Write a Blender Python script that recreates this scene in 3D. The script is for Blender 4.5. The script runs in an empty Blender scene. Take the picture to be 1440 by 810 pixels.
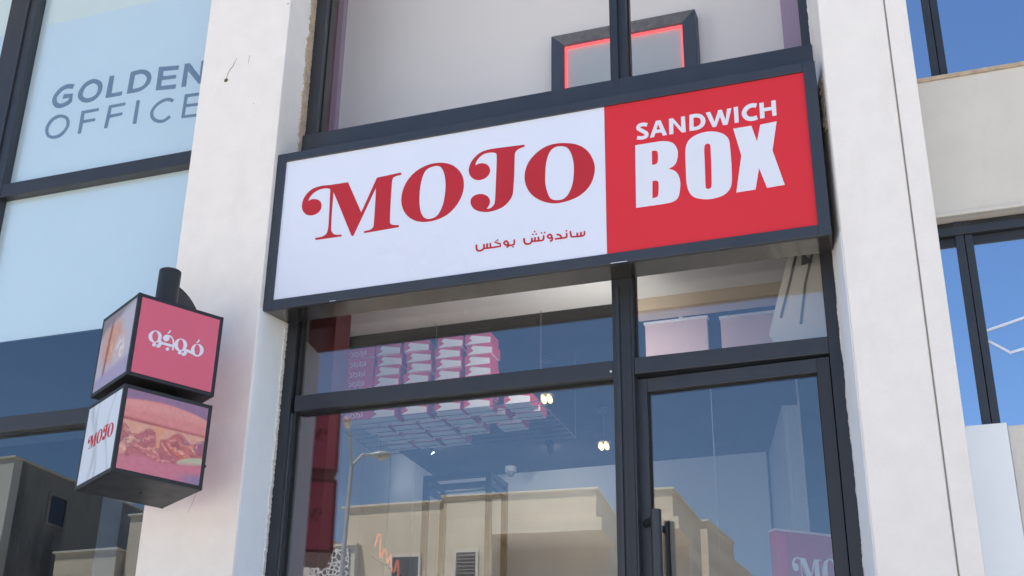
import bpy, math, random, json
import numpy as np
from mathutils import Matrix, Vector, Euler
from mathutils.geometry import tessellate_polygon

random.seed(7)
SC = bpy.context.scene
COL = SC.collection
R = math.radians

# ------------------------------------------------------------------ camera, sky, sun, exposure
cam_d = bpy.data.cameras.new('camera')
cam_d.sensor_width = 36.0
cam_d.lens = 45.2073
cam_d.clip_start = 0.05
cam_d.clip_end = 2000.0
cam = bpy.data.objects.new('camera', cam_d)
COL.objects.link(cam)
def cam_axes(yaw, pitch, roll):
    f = Vector((-math.sin(yaw) * math.cos(pitch), math.cos(yaw) * math.cos(pitch), math.sin(pitch)))
    r = Vector((math.cos(yaw), math.sin(yaw), 0.0))
    u = r.cross(f)
    c, s = math.cos(roll), math.sin(roll)
    return c * r + s * u, -s * r + c * u, f
cr, cu, cf = cam_axes(0.341477897, 0.424948938, 0.0137594117)
cm = Matrix((cr, cu, -cf)).transposed().to_4x4()
cm.translation = (2.88781, -4.80527, 1.5501)
cam.matrix_world = cm
SC.camera = cam

SUN_EL, SUN_AZ = R(67.0), R(-30.0)          # azimuth clockwise from +Y (behind the shop front)
world = bpy.data.worlds.new('World')
SC.world = world
world.use_nodes = True
wn = world.node_tree
sky = wn.nodes.new('ShaderNodeTexSky')
sky.sky_type = 'NISHITA'
sky.sun_disc = False
sky.sun_elevation = SUN_EL
sky.sun_rotation = SUN_AZ
sky.air_density = 1.0
sky.dust_density = 0.1
sky.ozone_density = 3.5
bg = wn.nodes['Background']
bg.inputs['Strength'].default_value = 0.10
wn.links.new(sky.outputs[0], bg.inputs['Color'])

sun_d = bpy.data.lights.new('sun', 'SUN')
sun_d.energy = 5.0
sun_d.angle = R(0.53)
sun_d.color = (1.0, 0.95, 0.87)
sun = bpy.data.objects.new('sun', sun_d)
COL.objects.link(sun)
to_sun = Vector((math.sin(SUN_AZ) * math.cos(SUN_EL), math.cos(SUN_AZ) * math.cos(SUN_EL), math.sin(SUN_EL)))
sun.rotation_euler = to_sun.to_track_quat('Z', 'Y').to_euler()
sun.location = (0, 0, 30)

SC.view_settings.view_transform = 'Standard'
SC.view_settings.look = 'None'
SC.view_settings.exposure = 1.26
SC.view_settings.gamma = 1.0
SC.cycles.use_denoising = True
SC.cycles.max_bounces = 10
SC.cycles.transparent_max_bounces = 16
SC.cycles.caustics_reflective = True
SC.cycles.sample_clamp_indirect = 8.0
SC.cycles.caustics_refractive = False

# ------------------------------------------------------------------ helpers
def lin(c):
    c = c / 255.0
    return c / 12.92 if c <= 0.04045 else ((c + 0.055) / 1.055) ** 2.4
def alb(r, g, b, k=1.05):
    return tuple(min(0.92, lin(x) * k) for x in (r, g, b))

MATS = {}
def pmat(name, base, rough=0.5, metal=0.0, noise=0.0, nscale=6.0, bump=0.0, bscale=120.0, spec=0.5, coat=0.0,
         emit=None, estr=0.0, stain=None, stain_scale=1.2, stain_lo=0.55, stain_hi=0.75, attr=None, blocks=False, streak=(1.0, 1.0, 0.35)):
    m = bpy.data.materials.new(name)
    m.use_nodes = True
    nt = m.node_tree
    b = nt.nodes['Principled BSDF']
    b.inputs['Base Color'].default_value = (*base, 1)
    b.inputs['Roughness'].default_value = rough
    b.inputs['Metallic'].default_value = metal
    b.inputs['Specular IOR Level'].default_value = spec
    b.inputs['Coat Weight'].default_value = coat
    b.inputs['Coat Roughness'].default_value = 0.08
    if emit:
        b.inputs['Emission Color'].default_value = (*emit, 1)
        b.inputs['Emission Strength'].default_value = estr
    tc = nt.nodes.new('ShaderNodeTexCoord')
    src = None
    if attr:
        a = nt.nodes.new('ShaderNodeAttribute')
        a.attribute_name = attr
        src = a.outputs['Color']
    if noise > 0:
        n = nt.nodes.new('ShaderNodeTexNoise')
        n.inputs['Scale'].default_value = nscale
        n.inputs['Detail'].default_value = 8
        n.inputs['Roughness'].default_value = 0.6
        nt.links.new(tc.outputs['Object'], n.inputs['Vector'])
        mr = nt.nodes.new('ShaderNodeMapRange')
        mr.inputs['From Min'].default_value = 0.3
        mr.inputs['From Max'].default_value = 0.7
        mr.inputs['To Min'].default_value = 1 - noise
        mr.inputs['To Max'].default_value = 1 + noise
        nt.links.new(n.outputs['Fac'], mr.inputs['Value'])
        vm = nt.nodes.new('ShaderNodeVectorMath')
        vm.operation = 'SCALE'
        if src:
            nt.links.new(src, vm.inputs[0])
        else:
            vm.inputs[0].default_value = base
        nt.links.new(mr.outputs['Result'], vm.inputs['Scale'])
        src = vm.outputs[0]
        rv = nt.nodes.new('ShaderNodeMapRange')
        rv.inputs['From Min'].default_value = 0.3
        rv.inputs['From Max'].default_value = 0.7
        rv.inputs['To Min'].default_value = max(0.02, rough - (0.02 if spec < 0.45 else 0.06))
        rv.inputs['To Max'].default_value = min(1.0, rough + (0.03 if spec < 0.45 else 0.08))
        nt.links.new(n.outputs['Fac'], rv.inputs['Value'])
        nt.links.new(rv.outputs['Result'], b.inputs['Roughness'])
    if blocks:
        bk = nt.nodes.new('ShaderNodeTexBrick')
        bk.inputs['Scale'].default_value = 1.0
        bk.inputs['Brick Width'].default_value = 0.62
        bk.inputs['Row Height'].default_value = 0.31
        bk.inputs['Mortar Size'].default_value = 0.006
        bk.inputs['Color1'].default_value = (1.0, 1.0, 1.0, 1)
        bk.inputs['Color2'].default_value = (0.90, 0.89, 0.87, 1)
        bk.inputs['Mortar'].default_value = (0.76, 0.74, 0.71, 1)
        mpb = nt.nodes.new('ShaderNodeMapping')
        mpb.inputs['Rotation'].default_value = (math.pi / 2, 0, 0)
        nt.links.new(tc.outputs['Object'], mpb.inputs['Vector'])
        nt.links.new(mpb.outputs['Vector'], bk.inputs['Vector'])
        mb_ = nt.nodes.new('ShaderNodeVectorMath')
        mb_.operation = 'MULTIPLY'
        nt.links.new(src, mb_.inputs[0])
        nt.links.new(bk.outputs['Color'], mb_.inputs[1])
        src = mb_.outputs[0]
    if stain:
        n = nt.nodes.new('ShaderNodeTexNoise')
        n.inputs['Scale'].default_value = stain_scale
        n.inputs['Detail'].default_value = 10
        n.inputs['Roughness'].default_value = 0.65
        mp = nt.nodes.new('ShaderNodeMapping')
        mp.inputs['Scale'].default_value = streak
        nt.links.new(tc.outputs['Object'], mp.inputs['Vector'])
        nt.links.new(mp.outputs['Vector'], n.inputs['Vector'])
        mr = nt.nodes.new('ShaderNodeMapRange')
        mr.inputs['From Min'].default_value = stain_lo
        mr.inputs['From Max'].default_value = stain_hi
        nt.links.new(n.outputs['Fac'], mr.inputs['Value'])
        mx = nt.nodes.new('ShaderNodeMix')
        mx.data_type = 'RGBA'
        nt.links.new(mr.outputs['Result'], mx.inputs['Factor'])
        if src:
            nt.links.new(src, mx.inputs[6])
        else:
            mx.inputs[6].default_value = (*base, 1)
        mx.inputs[7].default_value = (*stain, 1)
        src = mx.outputs[2]
    if src:
        nt.links.new(src, b.inputs['Base Color'])
    if bump > 0:
        n = nt.nodes.new('ShaderNodeTexNoise')
        n.inputs['Scale'].default_value = bscale
        n.inputs['Detail'].default_value = 4
        nt.links.new(tc.outputs['Object'], n.inputs['Vector'])
        bp = nt.nodes.new('ShaderNodeBump')
        bp.inputs['Strength'].default_value = bump
        bp.inputs['Distance'].default_value = 0.004
        nt.links.new(n.outputs['Fac'], bp.inputs['Height'])
        nt.links.new(bp.outputs['Normal'], b.inputs['Normal'])
    MATS[name] = m
    return m

def glassmat(name, refl, tint, rcol=(1, 1, 1), wave=0.0, rough=0.0):
    """coated sheet glass: a clear see-through part and a mirror part that grows at grazing angles"""
    m = bpy.data.materials.new(name)
    m.use_nodes = True
    nt = m.node_tree
    nt.nodes.remove(nt.nodes['Principled BSDF'])
    out = nt.nodes['Material Output']
    tr = nt.nodes.new('ShaderNodeBsdfTransparent')
    tr.inputs['Color'].default_value = (*tint, 1)
    gl = nt.nodes.new('ShaderNodeBsdfGlossy')
    gl.inputs['Color'].default_value = (*rcol, 1)
    gl.inputs['Roughness'].default_value = rough
    fr = nt.nodes.new('ShaderNodeLayerWeight')
    fr.inputs['Blend'].default_value = 0.12
    mr = nt.nodes.new('ShaderNodeMapRange')
    mr.inputs['To Min'].default_value = refl
    mr.inputs['To Max'].default_value = 1.0
    nt.links.new(fr.outputs['Fresnel'], mr.inputs['Value'])
    mx = nt.nodes.new('ShaderNodeMixShader')
    nt.links.new(mr.outputs['Result'], mx.inputs['Fac'])
    nt.links.new(tr.outputs[0], mx.inputs[1])
    nt.links.new(gl.outputs[0], mx.inputs[2])
    if wave > 0:
        tc = nt.nodes.new('ShaderNodeTexCoord')
        n = nt.nodes.new('ShaderNodeTexNoise')
        n.inputs['Scale'].default_value = 1.6
        n.inputs['Detail'].default_value = 0.5
        nt.links.new(tc.outputs['Object'], n.inputs['Vector'])
        bp = nt.nodes.new('ShaderNodeBump')
        bp.inputs['Strength'].default_value = wave
        bp.inputs['Distance'].default_value = 0.01
        nt.links.new(n.outputs['Fac'], bp.inputs['Height'])
        nt.links.new(bp.outputs['Normal'], gl.inputs['Normal'])
    nt.links.new(mx.outputs[0], out.inputs['Surface'])
    MATS[name] = m
    return m

def origin_of(o):
    v = Vector((0, 0, 0))
    while o is not None:
        v = v + Vector(o.location)
        o = o.parent
    return v

class MB:
    """collects shapes; build() links them as one mesh object"""
    def __init__(s):
        s.v, s.f = [], []
    def add(s, vs, fs):
        n = len(s.v)
        s.v += [tuple(map(float, q)) for q in vs]
        s.f += [tuple(i + n for i in q) for q in fs]
        return s
    def box(s, x0, x1, y0, y1, z0, z1):
        return s.add([(x0, y0, z0), (x1, y0, z0), (x1, y1, z0), (x0, y1, z0), (x0, y0, z1), (x1, y0, z1), (x1, y1, z1), (x0, y1, z1)],
                     [(3, 2, 1, 0), (4, 5, 6, 7), (0, 1, 5, 4), (1, 2, 6, 5), (2, 3, 7, 6), (3, 0, 4, 7)])
    def hexa(s, p):                      # 8 free corners, ordered like box()
        return s.add(p, [(3, 2, 1, 0), (4, 5, 6, 7), (0, 1, 5, 4), (1, 2, 6, 5), (2, 3, 7, 6), (3, 0, 4, 7)])
    def prism_z(s, pts, z0, z1):         # counter-clockwise plan polygon
        n = len(pts)
        s.add([(x, y, z0) for x, y in pts] + [(x, y, z1) for x, y in pts],
              [tuple(range(n - 1, -1, -1)), tuple(range(n, 2 * n))] + [(i, (i + 1) % n, n + (i + 1) % n, n + i) for i in range(n)])
        return s
    def prism_y(s, pts, y0, y1):         # (x, z) polygon pushed along y
        n = len(pts)
        s.add([(x, y0, z) for x, z in pts] + [(x, y1, z) for x, z in pts],
              [tuple(range(n)), tuple(range(2 * n - 1, n - 1, -1))] + [(i, n + i, n + (i + 1) % n, (i + 1) % n) for i in range(n)])
        return s
    def prism_x(s, pts, x0, x1):         # (y, z) polygon pushed along x
        n = len(pts)
        s.add([(x0, y, z) for y, z in pts] + [(x1, y, z) for y, z in pts],
              [tuple(range(n - 1, -1, -1)), tuple(range(n, 2 * n))] + [(i, (i + 1) % n, n + (i + 1) % n, n + i) for i in range(n)])
        return s
    def tube(s, path, rad, n=10):
        rads = rad if isinstance(rad, (list, tuple)) else [rad] * len(path)
        path = [Vector(q) for q in path]
        base = len(s.v)
        ref = None
        for i, q in enumerate(path):
            d = (path[min(i + 1, len(path) - 1)] - path[max(i - 1, 0)]).normalized()
            if ref is None:
                ref = Vector((0, 0, 1)) if abs(d.z) < 0.9 else Vector((1, 0, 0))
            a = d.cross(ref).normalized()
            b = d.cross(a).normalized()
            ref = -b if False else ref
            for k in range(n):
                t = 2 * math.pi * k / n
                s.v.append(tuple(q + rads[i] * (math.cos(t) * a + math.sin(t) * b)))
        for i in range(len(path) - 1):
            for k in range(n):
                p0, p1 = base + i * n + k, base + i * n + (k + 1) % n
                s.f.append((p0, p1, p1 + n, p0 + n))
        s.f.append(tuple(base + k for k in range(n - 1, -1, -1)))
        e = base + (len(path) - 1) * n
        s.f.append(tuple(e + k for k in range(n)))
        return s
    def lathe(s, prof, cx, cy, n=20, axis='z', cz=0.0):
        base = len(s.v)
        for (r_, h) in prof:
            for k in range(n):
                t = 2 * math.pi * k / n
                if axis == 'z':
                    s.v.append((cx + r_ * math.cos(t), cy + r_ * math.sin(t), h))
                else:
                    s.v.append((cx + r_ * math.cos(t), h, cz + r_ * math.sin(t)))
        for i in range(len(prof) - 1):
            for k in range(n):
                p0, p1 = base + i * n + k, base + i * n + (k + 1) % n
                s.f.append((p0, p1, p1 + n, p0 + n))
        s.f.append(tuple(base + k for k in range(n - 1, -1, -1)))
        e = base + (len(prof) - 1) * n
        s.f.append(tuple(e + k for k in range(n)))
        return s
    def build(s, name, mat, parent=None, bevel=0.0, smooth=False, local=False):
        off = Vector((0, 0, 0)) if (parent is None or local) else origin_of(parent)
        me = bpy.data.meshes.new(name)
        me.from_pydata([(a - off.x, b - off.y, c - off.z) for a, b, c in s.v], [], s.f)
        me.materials.append(MATS[mat])
        me.validate()
        me.update()
        if smooth:
            for p in me.polygons:
                p.use_smooth = True
            me.set_sharp_from_angle(angle=R(40))
        o = bpy.data.objects.new(name, me)
        COL.objects.link(o)
        o.parent = parent
        if bevel > 0:
            md = o.modifiers.new('edge', 'BEVEL')
            md.width = bevel
            md.segments = 2
            md.limit_method = 'ANGLE'
        return o

def tag(o, label=None, cat=None, group=None, kind=None):
    for k, v in (('label', label), ('category', cat), ('group', group), ('kind', kind)):
        if v:
            o[k] = v
    return o
def thing(name, label, cat, loc=(0, 0, 0), group=None, kind=None):
    o = bpy.data.objects.new(name, None)
    o.empty_display_size = 0.1
    o.location = loc
    COL.objects.link(o)
    return tag(o, label, cat, group, kind)
def copy_tree(o, parent=None):
    c = o.copy()
    COL.objects.link(c)
    c.parent = parent
    for ch in list(o.children):
        copy_tree(ch, c)
    return c
def bx(name, mat, parent, x0, x1, y0, y1, z0, z1, bevel=0.0):
    return MB().box(x0, x1, y0, y1, z0, z1).build(name, mat, parent, bevel)

# ---- lettering: traced outlines turned into thin raised shapes
def smooth_pts(pts, closed=True, n=5):
    out, N = [], len(pts)
    P = [Vector(q[:2]) for q in pts]
    cor = [len(q) > 2 for q in pts]
    for i in range(N if closed else N - 1):
        j = (i + 1) % N
        a, b = P[i], P[j]
        if cor[i] and cor[j]:
            out.append(a)
            continue
        p0 = P[i - 1] if (not cor[i] and (closed or i > 0)) else a - (b - a)
        p3 = P[(j + 1) % N] if (not cor[j] and (closed or j < N - 1)) else b + (b - a)
        for k in range(n):
            t = k / n
            out.append(0.5 * ((2 * a) + (b - p0) * t + (2 * p0 - 5 * a + 4 * b - p3) * t * t + (3 * a - p0 - 3 * b + p3) * t ** 3))
    if not closed:
        out.append(P[-1])
    return out
def glyph_mesh(mb, data, fn, depth=0.0015, base=0.0):
    """fn(u, v, d) maps lettering coordinates and a distance off the face to a point"""
    for ring in ([data['poly']] if 'poly' in data else []):
        loops = [smooth_pts(r) for r in ring]
        flat = [q for l in loops for q in l]
        tris = tessellate_polygon([[Vector((q.x, q.y, 0)) for q in l] for l in loops])
        n0 = len(mb.v)
        mb.v += [tuple(fn(q.x, q.y, base + depth)) for q in flat] + [tuple(fn(q.x, q.y, base)) for q in flat]
        m = len(flat)
        for t in tris:
            a, b, c = (flat[i] for i in t)
            if (b - a).cross(c - a) < 0:
                t = (t[0], t[2], t[1])
            mb.f.append(tuple(n0 + i for i in t))
        k = 0
        for l in loops:
            for i in range(len(l)):
                j = (i + 1) % len(l)
                mb.f.append((n0 + k + i, n0 + k + j, n0 + m + k + j, n0 + m + k + i))
            k += len(l)
    if 'stroke' in data:
        w = data['w'] / 2
        for si, st in enumerate(data['stroke']):
            d = depth + 0.0004 * si
            l = smooth_pts(st, closed=False)
            n0 = len(mb.v)
            for i, q in enumerate(l):
                t = (l[min(i + 1, len(l) - 1)] - l[max(i - 1, 0)])
                t = t.normalized() if t.length > 0 else Vector((1, 0))
                nn = Vector((-t.y, t.x)) * w
                for dd in (base + d, base):
                    mb.v.append(tuple(fn(q.x + nn.x, q.y + nn.y, dd)))
                    mb.v.append(tuple(fn(q.x - nn.x, q.y - nn.y, dd)))
            for i in range(len(l) - 1):
                a, b = n0 + 4 * i, n0 + 4 * i + 4
                mb.f += [(a + 1, b + 1, b, a), (a, b, b + 2, a + 2), (a + 1, a + 3, b + 3, b + 1)]
            e = n0 + 4 * (len(l) - 1)
            mb.f += [(n0, n0 + 2, n0 + 3, n0 + 1), (e + 1, e + 3, e + 2, e)]
        for q in data.get('dots', []):
            n0 = len(mb.v)
            K = 10
            for dd in (base + depth, base):
                for k in range(K):
                    t = 2 * math.pi * k / K
                    mb.v.append(tuple(fn(q[0] + w * 1.05 * math.cos(t), q[1] + w * 1.05 * math.sin(t), dd)))
            mb.f.append(tuple(range(n0, n0 + K)))
            for k in range(K):
                mb.f.append((n0 + k, n0 + K + k, n0 + K + (k + 1) % K, n0 + (k + 1) % K))
    return mb
def letters(names, mat, parent, fn, depth=0.0015, name='letter', local=False, base=0.0):
    for nme in names:
        glyph_mesh(MB(), LET[nme], fn, depth, base).build(name, mat, parent, local=local)

# ---- printed pictures: a fine sheet whose colours are the print
def print_sheet(name, parent, mat, fn, func, n=90):
    g = np.linspace(0, 1, n)
    U, V = np.meshgrid(g, g)
    colr = func(U, V)
    vs = [tuple(fn(u, v)) for u, v in zip(U.ravel(), V.ravel())]
    fs = [(j * n + i, j * n + i + 1, (j + 1) * n + i + 1, (j + 1) * n + i) for j in range(n - 1) for i in range(n - 1)]
    me = bpy.data.meshes.new(name)
    me.from_pydata(vs, [], fs)
    ca = me.color_attributes.new('print', 'FLOAT_COLOR', 'POINT')
    arr = np.ones((n * n, 4), dtype=np.float32)
    arr[:, :3] = colr.reshape(-1, 3)
    ca.data.foreach_set('color', arr.ravel())
    me.materials.append(MATS[mat])
    me.update()
    o = bpy.data.objects.new(name, me)
    COL.objects.link(o)
    o.parent = parent
    return o
def s2l(c):
    c = np.asarray(c, float) / 255.0
    return np.where(c <= 0.04045, c / 12.92, ((c + 0.055) / 1.055) ** 2.4)
def vnoise(U, V, f, seed):
    rs = np.random.RandomState(seed)
    g = rs.rand(40, 40)
    x, y = U * f, V * f
    xi, yi = np.floor(x).astype(int) % 39, np.floor(y).astype(int) % 39
    xf, yf = x - np.floor(x), y - np.floor(y)
    xf, yf = xf * xf * (3 - 2 * xf), yf * yf * (3 - 2 * yf)
    return (g[yi, xi] * (1 - xf) + g[yi, xi + 1] * xf) * (1 - yf) + (g[yi + 1, xi] * (1 - xf) + g[yi + 1, xi + 1] * xf) * yf
def sm(e0, e1, x):
    t = np.clip((x - e0) / (e1 - e0), 0, 1)
    return t * t * (3 - 2 * t)
def over(img, colr, a):
    return img * (1 - a[..., None]) + s2l(colr) * a[..., None]

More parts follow.
